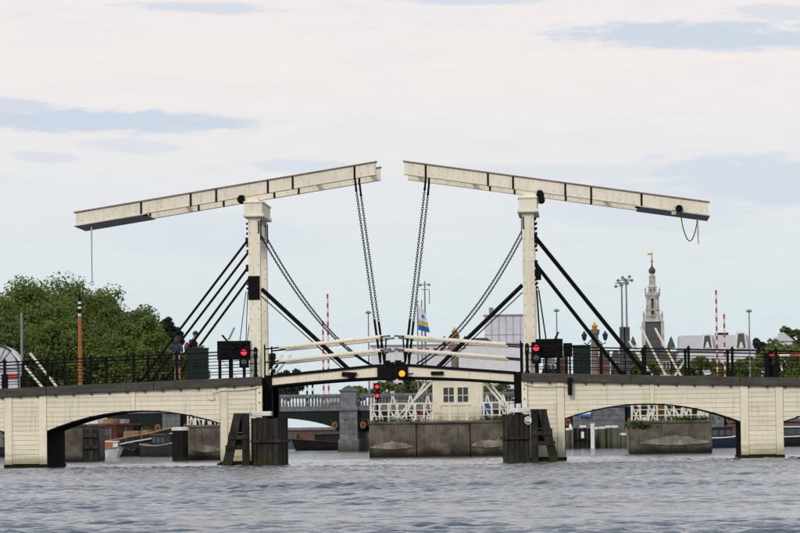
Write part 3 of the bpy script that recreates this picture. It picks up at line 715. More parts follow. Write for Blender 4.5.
    for sg, lg in ((1, pose['legL']), (-1, pose['legR'])):
        m = MB(); m.ball(T((lg[1][0] + .07, sg * .105, .045)), .085 * sc, 8, (1.5 if abs(math.cos(yaw)) > .5 else .7, .7 if abs(math.cos(yaw)) > .5 else 1.5, .55)); m.build('shoe', shoem, t, smooth=True)
    if bag:
        m = MB(); m.ball(T((lean * .5 - .20, 0, 1.20)), .18 * sc, 10, (.6, .85, 1.15)); m.build('backpack', bag, t, smooth=True)
        m = MB()
        for sg in (1, -1): m.tube([T((lean - .12, sg * .1, 1.40)), T((lean + .02, sg * .11, 1.51)), T((lean + .13, sg * .11, 1.35)), T((lean * .5 + .1, sg * .12, 1.15)), T((-.08, sg * .12, 1.05))], .018 * sc, 6)
        m.build('backpack_straps', BLK, t)
    return t, T
BLJ = mat('blue_grey_cloth', (.035, .05, .085), (.025, .035, .06), 8, .8, .1, 30)
BLK = mat('black_cloth', (.018, .016, .018), (.03, .027, .03), 8, .8)
MAG = mat('magenta_nylon', (.28, .03, .10), (.20, .02, .07), 8, .6)
DKT = mat('dark_denim', (.03, .035, .05), (.02, .024, .035), 8, .8)
p = at(177.5, 376, .95)
person((p.x, .95, zt(abs(p.x)) - .03), R(60), 1.03, 'person with long dark hair in blue-grey top by the railing', {'lean': .0, 'head': .0,
       'armL': ((.02, .23, 1.15), (.16, .16, 1.02)), 'armR': ((.02, .23, 1.15), (.16, .16, 1.02)), 'legL': ((.04, 0, .5), (-.02,)), 'legR': ((.02, 0, .5), (.02,))}, BLJ, BLK, BLK, longhair=True, bare=True)
p = at(191.8, 376, 1.5)
t, T = person((p.x, 1.5, zt(abs(p.x)) - .03), R(-12), 1.13, 'person in black jacket with magenta backpack looking at a phone', {'lean': .07, 'head': .05,
       'armL': ((.12, .22, 1.17), (.34, .10, 1.22)), 'armR': ((.10, .23, 1.17), (.33, .09, 1.22)), 'legL': ((.05, 0, .5), (0.0,)), 'legR': ((.03, 0, .5), (.03,))}, BLK, DKT, BLK, bag=MAG)
c = T((.45, 0, 1.235)); ph = MB(); ph.beam(c - Vector((.045, 0, .02)), c + Vector((.05, 0, .05)), .075, .012); ph.build('phone', IRON, label='small dark phone held by the person with the backpack', cat='phone')

# ================================================================== LOCK ISLANDS BEHIND THE BRIDGE
def island(px0, px1, pytop, Y, depth, splits, lens_panels, label):
    x0, x1 = X_(px0, Y), X_(px1, Y); z1 = at((px0 + px1) / 2, pytop, Y).z
    t = thing('lock_island', label, 'lock pier', ((x0 + x1) / 2, Y, 0), 'concrete lock islands')
    xs = [x0] + [X_(q, Y) for q in splits] + [x1]
    for i in range(len(xs) - 1):
        MB().box(xs[i] + (.03 if i else 0), xs[i + 1] - .0, Y + .06 * (i % 2), Y + depth, -2, z1).build('block', CONC, t, bevel=.05)
    MB().box(x0 - .04, x1 + .04, Y - .05, Y + depth + .05, z1 + .002, z1 + .14).build('coping', CONC, t, bevel=.03)
    for q0, q1, h0, h1 in lens_panels:
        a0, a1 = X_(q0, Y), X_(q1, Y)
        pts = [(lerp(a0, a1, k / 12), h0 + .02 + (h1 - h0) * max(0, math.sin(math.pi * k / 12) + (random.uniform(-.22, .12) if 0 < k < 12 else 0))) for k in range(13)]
        MB().strip([(x, h0 - .10 * math.sin(math.pi * k / 12) - .02, z) for k, (x, z) in enumerate(pts)], Y - .05, Y + .0).build('apron', PALE_LENS, t, bevel=.03)  # paler, mottled lens-shaped panel standing slightly proud of the island face
    return z1 + .14
def lock_rail(px0, px1, Y, zb_, label, n, h=.95, diag=True):
    x0, x1 = X_(px0, Y), X_(px1, Y)
    t = thing('lock_railing', label, 'railing', ((x0 + x1) / 2, Y, zb_), 'white lock railings')
    for i in range(n + 1):
        x = lerp(x0, x1, i / n); MB().box(x - .045, x + .045, Y - .045, Y + .045, zb_ + .002, zb_ + h).build('post', WHITE, t)
        if diag and i < n and i % 2 == 0:
            xn = lerp(x0, x1, (i + .8) / n); MB().beam((x, Y + .09, zb_ + h - .1), (xn, Y + .09, zb_ + .03), .07, .08).build('brace', WHITE, t)
            for q0, q1, hh_ in ((.35, -.25, 1.45), (.35, 1.3, 1.45), (1.0, .35, .9)): MB().beam((lerp(x0, x1, (i + q0) / n), Y + 1.2, zb_ + hh_), (lerp(x0, x1, min(n, max(0, i + q1)) / n), Y + 1.2, zb_ + .01), .06, .075).build('trestle', WHITE, t)
    for hh in (h, h * .62, h * .3):
        MB().beam((x0, Y, zb_ + hh), (x1, Y, zb_ + hh), .06, .08 if hh == h else .045).build('rail', WHITE, t)
def arm(pts, Y, zb_, label):
    """white sweep arm of a lock gate: booms rising at a slant from the island"""
    p0 = at(*pts[0], Y)
    t = thing('lock_gate_arm', label, 'lock gate arm', (p0.x, Y, zb_), 'white lock gate arms')
    for i in range(0, len(pts), 2):
        a, b = at(*pts[i], Y + i * .25), at(*pts[i + 1], Y + i * .25)
        if b.z < a.z: a, b = b, a
        # carry the boom on down to the island
        if a.z > zb_ + .05:
            d = (b - a); a = a - d * ((a.z - zb_ - .03) / d.z)
        MB().beam(a, b, .10, .115).build('boom', WHITE, t)
        MB().box(a.x - .16, a.x + .16, Y + i * .25 - .12, Y + i * .25 + .12, zb_ + .002, zb_ + .22).build('boom_foot', WHITE, t)
Yi = 50
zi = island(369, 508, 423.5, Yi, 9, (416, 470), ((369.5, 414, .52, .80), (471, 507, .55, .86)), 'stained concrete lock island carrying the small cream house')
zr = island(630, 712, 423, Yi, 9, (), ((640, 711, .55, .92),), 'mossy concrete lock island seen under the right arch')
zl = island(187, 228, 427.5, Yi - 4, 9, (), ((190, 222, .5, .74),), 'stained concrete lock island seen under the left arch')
zl2 = island(52, 83, 427, Yi - 4, 9, (), (), 'grey concrete lock wall behind the leftmost pier')
lock_rail(371, 433, Yi + .3, zi, 'white lock railing left of the small cream house', 7)
lock_rail(484, 516, Yi + .3, zi, 'white lock railing right of the small cream house', 4)
lock_rail(433, 484, Yi + .2, zi, 'white lock railing in front of the small cream house', 3, diag=False)
lock_rail(632, 708, Yi + .3, zr, 'white lock railing on the mossy island under the right arch', 9)
t = thing('rusty_panel', 'rust-brown board among the white railings on the mossy island', 'panel', (X_(663, Yi + .9), Yi + .9, zr))
MB().box(X_(655.5, Yi + .9), X_(667, Yi + .9), Yi + .9, Yi + .95, zr + .08, zr + .95).build('board', mat('rust_board', (.16, .075, .03), (.09, .06, .03), 2.5, .9), t)
for q in (656.5, 666): MB().box(X_(q, Yi + .96) - .04, X_(q, Yi + .96) + .04, Yi + .955, Yi + 1.03, zr, zr + 1.0).build('post', WHITE, t)
lock_rail(188, 226, Yi - 3.7, zl, 'white lock railing on the island under the left arch', 5)
arm([(433, 381), (411, 403), (425, 383), (414, 400)], Yi + 2, zi, 'white slanting lock gate arm left of the small cream house')
arm([(484, 382), (506, 408), (492, 386), (507, 404)], Yi + 2, zi, 'white slanting lock gate arm right of the small cream house')
arm([(12, 351), (43, 388), (30, 353), (57, 387)], Yi - 2, zl2, 'pair of white lock gate arms above the left railing')
arm([(283, 355), (268, 374), (291, 355), (273, 377)], Yi, zl, 'pair of white lock gate arms behind the left hinge')
arm([(222, 360), (236, 377)], Yi, zl, 'single white lock gate arm seen below the left barrier box')
arm([(640, 326), (664, 372), (629, 341), (655, 380)], Yi + 3, zr, 'pair of pale lock gate arms in front of the church')
arm([(655, 328), (682, 378), (635, 345), (650, 375)], Yi + 5, zr, 'pair of slender lock gate arms right of the church tower')
arm([(690, 352), (672, 380)], Yi + 6, zr, 'single white lock gate arm slanting left behind the right railing')

# dolphins with white tops
def pile(px, py0, Y, r, label, mt, cap=True, group='mooring piles'):
    p = at(px, py0, Y); t = thing('mooring_pile', label, 'pile', (p.x, Y, 0), group)
    MB().lathe((p.x, Y, 0), [(r * 1.05, -2), (r, .3), (r * .97, p.z - .18 if cap else p.z)], 10).build('shaft', mt, t, smooth=False)
    if cap: MB().lathe((p.x, Y, p.z), [(r * 1.08, -.178), (r * 1.08, -.03), (r * .8, 0)], 10).build('white_top', CAPW, t)
pile(180, 427, Yi - 6, .42, 'thick black pile with a white top before the left island', TAR)
OLIVE = mat('weathered_pile', (.12, .115, .085), (.08, .075, .055), 3, .85, .3, 15, stretch=(3, 3, .5), rnd=.25, low=((.05, .06, .02), .1, .6))
t = thing('timber_dolphin', 'dark timber dolphin frame beside the leftmost pier', 'dolphin', (X_(90, 46), 46, 0))
xa, xb = X_(83.5, 46), X_(98, 46); zz = at(90, 429, 46).z
for f in (0, .5, 1): x = lerp(xa + .12, xb - .12, f); MB().box(x - .12, x + .12, 45.9, 46.15, -1.5, zz).build('post', FEND, t)
MB().box(xa, xb, 46.16, 46.5, -1, zz - .1).build('back_board', TAR, t)
for z in (.75, 1.35): MB().box(xa, xb, 45.78, 45.895, z - .1, z + .1).build('cross_timber', FEND, t)
# right: group of piles before the far pier
for i, (px, py, ww) in enumerate(((567.5, 428, .30), (596, 427, .27), (602, 426.5, .28), (608.5, 425.5, .28), (615, 425.5, .27), (623, 433, .26))):
    pile(px, py, 148 + (i % 2) * .6, ww, ('pale olive pile at the arch edge, leftmost of the row', 'olive pile right of the dark dolphin, first of five', 'olive pile in the row, second of five', 'olive pile in the row, tallest left one of two',
         'olive pile in the row, tallest right one of two', 'short olive pile at the right end of the row')[i], OLIVE, group='olive piles under the right arch')
p0, p1 = X_(573, 147), X_(592, 147); zz = at(583, 426, 147).z
t = thing('timber_dolphin', 'black timber dolphin with a white notice under the right arch', 'dolphin', ((p0 + p1) / 2, 147, 0))
for k in range(4): a = lerp(p0, p1, k / 4); MB().box(a + .01, a + (p1 - p0) / 4 - .02, 147, 147.5, -1, zz - .15 - .05 * (k % 2)).build('post', TAR, t)
MB().box(X_(580, 147), X_(586, 147), 146.9, 147.4, zz - .12, zz + .06).build('white_top', CAPW, t)
MB().box(X_(581, 146.9), X_(584, 146.9), 146.93, 146.98, zz - .95, zz - .45).build('notice', CAPW, t)
MB().box(p0, p1, 146.88, 146.99, .55, .7).build('waling', TAR, t)
t = thing('white_post', 'square white post between the black dolphin and olive piles', 'post', (X_(592.5, 147), 146.6, 0))
MB().box(X_(590.5, 146.6), X_(594.5, 146.6), 146.5, 146.8, -.8, at(592, 423, 146.6).z).build('shaft', CAPW, t, bevel=.03)
MB().box(X_(590.2, 146.6), X_(594.8, 146.6), 146.45, 146.85, at(592, 423, 146.6).z + .002, at(592, 422, 146.6).z).build('cap', GREYM, t)

# weeds on the right island
def tuft_mesh(name, cx, y0, z0, wx, n, h, mt, seed, **kw):
    rg = np.random.default_rng(seed); V = []; Fc = []
    for i in range(n):
        x, y = cx + rg.normal(0, wx), y0 + rg.random() * .5; a = rg.random() * 6.28; hh = h * (.4 + rg.random() * .7); k = len(V)
        dx, dy = math.cos(a) * .035, math.sin(a) * .035; lx, ly = rg.normal(0, .12), rg.normal(0, .12) - .06
        V += [(x - dx, y - dy, z0), (x + dx, y + dy, z0), (x + lx + dx, y + ly + dy, z0 + hh * .7), (x + lx * 2, y + ly * 2, z0 + hh)]; Fc.append([k, k + 1, k + 2, k + 3])
    m = MB(); m.v = V; m.f = Fc; return m.build(name, mt, **kw)
WEED = mat('weed_green', (.09, .14, .03), (.05, .09, .02), 4, .7)
tuft_mesh('weeds', X_(640, Yi), Yi + .0, zr - .45, .30, 260, .50, WEED, 1, label='tall green weeds at the left corner of the mossy island', cat='weeds', kind='stuff')
tuft_mesh('weeds', X_(690, Yi), Yi + .05, zr, .6, 220, .26, WEED, 2, label='low green weeds along the right top edge of the mossy island', cat='weeds', kind='stuff')
tuft_mesh('weeds', X_(390, Yi), Yi + .05, zi, 1.0, 160, .20, WEED, 3, label='thin green weeds on the island left of the cream house', cat='weeds', kind='stuff')
DRY = mat('dry_green', (.16, .15, .06), (.10, .10, .04), 4, .8)
tuft_mesh('weeds', X_(495, Yi), Yi + .05, zi, .5, 120, .28, DRY, 4, label='dry weeds on the island right of the cream house', cat='weeds', kind='stuff')

# keeper's house
def house():
    Y = Yi + 1.2; x0, x1 = X_(433, Y), X_(483, Y); z0 = zi; z1 = at(458, 378.5, Y).z
    t = thing('keeper_house', 'small cream wooden house with a paned window on the lock island', 'house', ((x0 + x1) / 2, Y, z0))
    wz0, wz1 = at(458, 404, Y).z, at(458, 386.5, Y).z; wx0, wx1 = X_(443, Y), X_(469.5, Y)
    m = MB(); m.box(x0, wx0, Y, Y + .1, z0, z1); m.box(wx1, x1, Y, Y + .1, z0, z1); m.box(wx0, wx1, Y, Y + .1, z0, wz0); m.box(wx0, wx1, Y, Y + .1, wz1, z1)
    m.box(x0, x0 + .1, Y + .1, Y + 2.2, z0, z1); m.box(x1 - .1, x1, Y + .1, Y + 2.2, z0, z1); m.box(x0 + .1, x1 - .1, Y + 2.1, Y + 2.2, z0, z1)
    m.build('wall', WHITE_H, t)
    n = 6
    for i in range(n):
        a0, a1 = lerp(x0, x1, i / n) + .012, lerp(x0, x1, (i + 1) / n) - .012; MB().box(a0, a1, Y - .03, Y - .002, z0 + .06, wz0 - .09).build('panel', WHITE_H, t, bevel=.012)
    MB().box(wx0 - .1, wx1 + .1, Y - .07, Y - .002, wz0 - .08, wz0 - .01).build('sill', WHITE_H, t)
    wm = (wx0 + wx1) / 2
    for a0, a1 in ((wx0, wm - .05), (wm + .05, wx1)):
        wn = MB(); wn.box(a0, a0 + .05, Y - .02, Y + .08, wz0, wz1); wn.box(a1 - .05, a1, Y - .02, Y + .08, wz0, wz1); wn.box(a0 + .05, a1 - .05, Y - .02, Y + .08, wz0, wz0 + .05); wn.box(a0 + .05, a1 - .05, Y - .02, Y + .08, wz1 - .05, wz1)
        am, zm = (a0 + a1) / 2, (wz0 + wz1) / 2; wn.box(am - .02, am + .02, Y - .01, Y + .07, wz0 + .05, wz1 - .05); wn.box(a0 + .05, a1 - .05, Y - .008, Y + .068, zm - .02, zm + .02)
        wo = wn.build('window', WHITE_H, t)
        for b0, b1 in ((a0 + .05, am - .02), (am + .02, a1 - .05)):
            for c0, c1 in ((wz0 + .05, zm - .02), (zm + .02, wz1 - .05)): MB().box(b0, b1, Y + .03, Y + .04, c0, c1).build('pane', GLASS, wo)
    MB().box(wm - .05, wm + .05, Y - .03, Y + .09, wz0, wz1).build('mullion', WHITE_H, t)
    MB().box(x0 - .18, x1 + .18, Y - .2, Y + 2.4, z1 + .002, z1 + .16).build('roof', WHITE_H, t, bevel=.02)
    MB().tube([(x1 - .5, Y + 1, z1 + .16), (x1 - .5, Y + 1, z1 + .35)], .08, 8).build('roof_vent', GREYM, t)
WHITE_H = mat('house_paint', (.80, .74, .58), (.74, .67, .52), 2, .55, .05, 20, stain=(.5, .42, .3), stain_amt=.3)
house()
t = thing('lock_signal', 'black pole with two red lights at the left end of the lock island', 'signal', (X_(377.5, Yi - .4), Yi + .5, zi))
xx = X_(377.8, Yi + .5); z2 = at(377.8, 384, Yi + .5).z
MB().tube([(xx, Yi + .5, zi), (xx, Yi + .5, z2)], .055, 8).build('pole', IRON, t)
for py in (386.7, 395.7):
    zc = at(377.8, py, Yi + .5).z; MB().box(xx - .14, xx + .14, Yi + .36, Yi + .44, zc - .2, zc + .2).build('housing', IRON, t, bevel=.02)
    MB().tube([(xx, Yi + .31, zc), (xx, Yi + .358, zc)], .10, 12).build('red_lens', REDL, t)
for px, py, lab, mt in ((418.5, 413, 'red lifebuoy box on the railing left of the cream house', RED), (486.5, 411, 'blue barrel at the right corner of the cream house', None)):
    Y = Yi + .7; x = X_(px, Y)
    if mt is RED:
        t = thing('lifebuoy_box', lab, 'lifebuoy', (x, Y, zi)); MB().box(x - .06, x + .06, Y, Y + .1, zi, zi + .25).build('post', WHITE, t)
        m = MB(); m.tube([(x + .17 * math.cos(a), Y - .06, zi + .45 + .17 * math.sin(a)) for a in [k * math.pi / 6 for k in range(13)]], .055, 6, cap=False); m.build('ring', RED, t, smooth=True)
    else:
        BL2 = mat('blue_plastic', (.03, .12, .42), (.03, .10, .34), 3, .4)
        t = thing('blue_barrel', lab, 'barrel', (x, Y, zi)); MB().lathe((x, Y, zi + .002), [(.19, 0), (.22, .05), (.23, .3), (.22, .32), (.24, .36), (.23, .75), (.18, .82)], 12).build('drum', BL2, t)
        MB().lathe((x, Y, zi + .822), [(.19, 0), (.19, .05), (.12, .07)], 12).build('lid', BL2, t)

# ================================================================== FAR STONE BRIDGE
YB2 = 155.0
def far_bridge():
    ztop = at(300, 394.5, YB2).z; zpar = at(300, 408, YB2).z; zcor = at(300, 411.5, YB2).z; wid = 14
    t = thing('stone_bridge', 'grey stone bridge with balustrade, dark steel arches and orange medallions behind the drawbridge', 'bridge', (0, YB2, 0))
    xs = [X_(q, YB2) for q in (-60, 860)]
    MB().box(xs[0], xs[1], YB2 + .25, YB2 + wid, zcor - .25, zpar + .02).build('deck', STONE, t)
    MB().box(xs[0], xs[1], YB2 - .12, YB2 + .24, zcor, zpar).build('cornice', STONE, t, bevel=.04)
    for y in (YB2, YB2 + wid):
        MB().box(xs[0], xs[1], y, y + .3, ztop - .18, ztop).build('parapet_coping', STONE, t)
        MB().box(xs[0], xs[1], y, y + .3, zpar + .022, zpar + .14).build('parapet_base', STONE, t)
        m = MB(); x = xs[0] + .1
        while x < xs[1]:
            m.lathe((x, y + .15, zpar + .142), [(.05, 0), (.085, .2), (.045, (ztop - zpar) * .45), (.06, ztop - zpar - .33)], 6); x += .27
        m.build('balusters', STONE, t, kind='stuff')
    piers = [(-5, 18), (172, 18), (349, 18), (526, 18), (599, 52), (715, 18), (850, 18)]
    for px, wp in piers:
        x = X_(px, YB2); hw = wp / 2 / 12.3
        pr = MB().box(x - hw - .12, x + hw + .12, YB2 - .9, YB2 + wid, -2, .95).build('pier', STONE, t, bevel=.05)
        z = .955; k = 0
        while z < zcor - .2:                                # coursed stone blocks of the shaft
            h = .42; z1 = min(z + h - .02, zcor - .02); n = max(1, round(hw * 2 / .8)); off = .5 if k % 2 else 0
            cuts = [x - hw] + [x - hw + 2 * hw * (i + off) / n for i in range(0 if off else 1, n) if 0 < (i + off) / n < 1] + [x + hw]
            for i in range(len(cuts) - 1): MB().box(cuts[i] + .008, cuts[i + 1] - .008, YB2 - .62 + random.uniform(-.02, .02), YB2 + .1, z, z1).build('stone', STONE, pr)
            z += h; k += 1
        MB().box(x - hw + .03, x + hw - .03, YB2 + .11, YB2 + wid, .96, zcor - .26).build('pier_core', STONE, t)
        MB().box(x - hw - .06, x + hw + .06, YB2 - .75, YB2 + .5, zcor + .003, zpar + .06).build('pedestal_base', STONE, t, bevel=.04)
        MB().box(x - hw + .08, x + hw - .08, YB2 - .55, YB2 + .4, zpar + .062, ztop + .18).build('pedestal', STONE, t)
        MB().box(x - hw - .03, x + hw + .03, YB2 - .66, YB2 + .5, ztop + .182, ztop + .34).build('pedestal_cap', STONE, t, bevel=.03)
        MB().prism([(x - hw * .8, ztop + .342), (x + hw * .8, ztop + .342), (x + hw * .3, ztop + .6), (x - hw * .3, ztop + .6)], YB2 - .5, YB2 + .3).build('pedestal_crown', STONE, t)
        for sg in (-1, 1):
            c = (x + sg * (hw + .42), zcor - 1.15)
            MB().prism([(c[0] + .25 * math.cos(a), c[1] + .29 * math.sin(a)) for a in [k * math.pi / 7 for k in range(14)]], YB2 - .16, YB2 - .02).build('medallion', TERRA, t)
            MB().prism([(c[0] + .11 * math.cos(a), c[1] + .15 * math.sin(a)) for a in [k * math.pi / 5 for k in range(10)]], YB2 - .21, YB2 - .162).build('medallion_boss', BARK, t)
    for (pa, wa), (pb, wb) in zip(piers[:-1], piers[1:]):
        x0, x1 = X_(pa, YB2) + wa / 2 / 12.3, X_(pb, YB2) - wb / 2 / 12.3
        if x1 - x0 < 2: continue
        for y in (YB2, YB2 + 4.5, YB2 + 9, YB2 + wid - .5):
            cols = []
            for k in range(21): tt = k / 20; cols.append((lerp(x0, x1, tt), 1.5 + (zcor - .45 - 1.5) * (1 - (2 * tt - 1) ** 2) ** .62, zcor - .003))
            MB().strip(cols, y, y + .22).build('arch_girder', STEELG, t)
far_bridge()

ztop2 = at(300, 394.5, YB2).z
def lamp_column(px, pytop, label):
    Y = YB2 - .1; x = X_(px, Y); zt_ = at(px, pytop, Y).z; zs = at(px, pytop + 7, Y).z
    x = at(px, pytop, Y).x
    t = thing('lamp_column', label, 'lamp column', (x, Y, ztop2 - 1), 'crowned lamp columns on the stone bridge')
    SC = mat('column_stone', (.22, .17, .14), (.16, .12, .10), 2, .8)
    MB().lathe((x, Y, 0), [(.48, ztop2 - .2), (.48, ztop2 + .7), (.32, ztop2 + .8), (.29, zs - .5), (.38, zs - .4), (.40, zs - .05), (.22, zs)], 12).build('shaft', SC, t)
    MB().lathe((x, Y, zs + .002), [(.16, 0), (.20, .1), (.26, .25), (.18, .36), (.06, .42), (.08, .47), (.02, zt_ - zs)], 10).build('crown', GOLD, t)
    for sg in (-1, 1):
        lx = x + sg * .85
        MB().tube([(x + sg * .3, Y, zs - .9), (x + sg * .6, Y, zs - 1.25), (lx, Y, zs - 1.15), (lx, Y, zs - .95)], .05, 6).build('arm', IRON, t)
        MB().lathe((lx, Y, zs - .95), [(.06, 0), (.16, .12), (.22, .45), (.24, .5), (.12, .64), (.03, .8)], 8).build('lantern', BLUE, t)
lamp_column(454.5, 327, 'stone lamp column with gold crown left of the right portal')
lamp_column(594.5, 322, 'stone lamp column with gold crown behind the right green cabinet')

def street_lamp(px, pytop, Y, label):
    p = at(px, pytop, Y); zb_ = ztop2 - 1 if Y > 150 else 0
    t = thing('street_lamp', label, 'street lamp', (p.x, Y, zb_), 'grey street lamps on the far bridge')
    MB().tube([(p.x, Y, zb_), (p.x, Y, lerp(zb_, p.z, .4)), (p.x, Y, p.z - .15)], [.09, .065, .045], 8).build('pole', GREYM, t)
    MB().lathe((p.x, Y, p.z - .15), [(.08, 0), (.22, .04), (.26, .10), (.14, .22), (.03, .26)], 10).build('head', GREYM, t)
street_lamp(368.3, 312, YB2 + 3, 'slim grey street lamp left of the left hanging chains')
street_lamp(556.5, 310, YB2 + 3, 'slim grey street lamp just right of the right portal')
street_lamp(749, 310.5, YB2 + 3, 'slim grey street lamp at the right above the railing')

def striped_pole(px, pytop, n, label, r=.075):
    Y = YB2 + 2; p = at(px, pytop, Y); q = at(px + (398 - pytop) * .013, 400, Y); zb_ = ztop2 - 1.2
    t = thing('striped_pole', label, 'pole', (p.x, Y, zb_), 'red and white striped poles')
    step = (p.z - zb_) / n
    for i in range(n):
        MB().tube([(p.x, Y, zb_ + i * step), (p.x, Y, zb_ + (i + 1) * step - .002)], r, 8).build('red_band' if (n - 1 - i) % 2 == 0 else 'white_band', RED if (n - 1 - i) % 2 == 0 else CAPW, t)
striped_pole(327.5, 294, 25, 'taller red and white striped pole left of centre')
striped_pole(322.8, 321, 19, 'shorter red and white striped pole left of centre')
striped_pole(716, 290, 25, 'taller red and white striped pole at the right')
striped_pole(724, 314, 19, 'shorter red and white striped pole at the right')
BWP = []
for px, lab in ((307, 'left black and white banded post before the far balustrade'), (312.5, 'right black and white banded post before the far balustrade')):
    Y = YB2 + 1; p = at(px, 384, Y); zq = ztop2 - 1.1; t = thing('banded_post', lab, 'post', (p.x, Y, zq), 'black and white banded posts')
    for i in range(7): z0 = lerp(zq, p.z, i / 7); MB().tube([(p.x, Y, z0), (p.x, Y, lerp(zq, p.z, (i + 1) / 7) - .002)], .08, 8).build('band', CAPW if i % 2 else IRON, t)

# flag and masts right of centre
Y = YB2 + 4
p = at(417.3, 302, Y); zb_ = ztop2 - 1.2
t = thing('flagpole', 'slim flagpole carrying a white, yellow and blue flag', 'flagpole', (p.x, Y, zb_))
MB().tube([(p.x, Y, zb_), (p.x, Y, p.z)], [.07, .045], 8).build('pole', GREYM, t); MB().ball((p.x, Y, p.z + .07), .09, 6).build('finial', GOLD, t)
def flag():
    x0 = p.x + .06; z1 = p.z - .15
    t = thing('flag', 'white flag with yellow and blue bands hanging from the flagpole', 'flag', (x0, Y, z1 - 1))
    YEL = mat('yellow_cloth', (.65, .55, .03), None, 5, .8); BLC = mat('blue_cloth', (.02, .12, .50), None, 5, .8); WHC = mat('white_cloth', (.75, .75, .78), (.66, .66, .72), 5, .8)
    def pt(u, v): # u out from the pole, v down; the fly droops
        return (x0 + .95 * u * (.35 + .65 * v ** .6), Y + .10 * math.sin(u * 9 + v * 3), z1 - 2.15 * v - .35 * u * (1 - v * .3))
    for nm, v0, v1, mt in (('white_band', 0, .68, WHC), ('yellow_band', .68, .80, YEL), ('blue_band', .80, 1, BLC)):
        m = MB(); nu, nv = 8, 5
        for j in range(nv + 1):
            for i in range(nu + 1): m.v.append(pt(i / nu, lerp(v0, v1, j / nv)))
        for j in range(nv):
            for i in range(nu): a = j * (nu + 1) + i; m.f.append([a, a + 1, a + nu + 2, a + nu + 1])
        o = m.build(nm, mt, t, smooth=True); so_ = o.modifiers.new('thick', 'SOLIDIFY'); so_.thickness = .012
    m = MB(); c = pt(.55, .4); m.prism([(c[0] + .12 * math.cos(k), c[2] + .14 * math.sin(k)) for k in range(6)], c[1] - .14, c[1] - .11); m.build('emblem', BLC, t)
flag()
def mast(px, pytop, Y, cross, label, r=.08, grp='masts beyond the bridge'):
    p = at(px, pytop, Y); t = thing('signal_mast', label, 'mast', (p.x, Y, ztop2 - 1.2), grp)
    MB().tube([(p.x, Y, ztop2 - 1.2), (p.x, Y, p.z)], [r * 1.3, r * .7], 8).build('pole', GREYM, t)
    for dz, l in cross: MB().tube([(p.x - l, Y, p.z - dz), (p.x + l, Y, p.z - dz)], .04, 6).build('cross_arm', GREYM, t)
    if cross:
        for k in (-1, 1): MB().lathe((p.x + k * cross[0][1], Y, p.z - cross[0][0]), [(.10, -.12), (.12, 0), (.05, .12)], 8).build('lamp_head', GREYM, t)
        MB().tube([(p.x + .38, Y, p.z - .7), (p.x + .38, Y, p.z - 1.9)], .04, 6).build('side_aerial', GREYM, t)
mast(424.6, 281, YB2 + 5, [(.3, .36), (.7, .28)], 'grey mast with crossed arms behind the flag')
mast(421.5, 300, YB2 + 5, [], 'plain grey mast between the flagpole and crossed mast', .07)
def floodmast(px, pytop, label):
    Y = 175; p = at(px, pytop, Y); t = thing('floodlight_mast', label, 'floodlight', (p.x, Y, GZ), 'floodlight masts')
    MB().tube([(p.x, Y, GZ), (p.x, Y, p.z - .3)], [.12, .07], 8).build('mast', GREYM, t)
    MB().tube([(p.x - .55, Y, p.z - .35), (p.x + .55, Y, p.z - .35)], .05, 6).build('head_frame', GREYM, t)
    for k, (dx, dz) in enumerate(((-.5, -.45), (0, -.35), (.5, -.2), (-.3, .05), (.3, .12))):
        MB().tube([(p.x + dx, Y - .18, p.z + dz - .2), (p.x + dx, Y + .1, p.z + dz - .1)], [.14, .07], 10).build('floodlight', GREYM, t)
        MB().tube([(p.x + dx, Y, p.z + dz - .15), (p.x, Y, p.z - .6)], .03, 5).build('strut', GREYM, t)
    MB().box(p.x - .24, p.x + .24, Y - .3, Y + .3, GZ, at(px, 327, Y).z).build('base_tower', ROOFG, t)
floodmast(621.5, 279, 'left grey floodlight mast near the church tower')
floodmast(626, 276, 'right grey floodlight mast near the church tower')

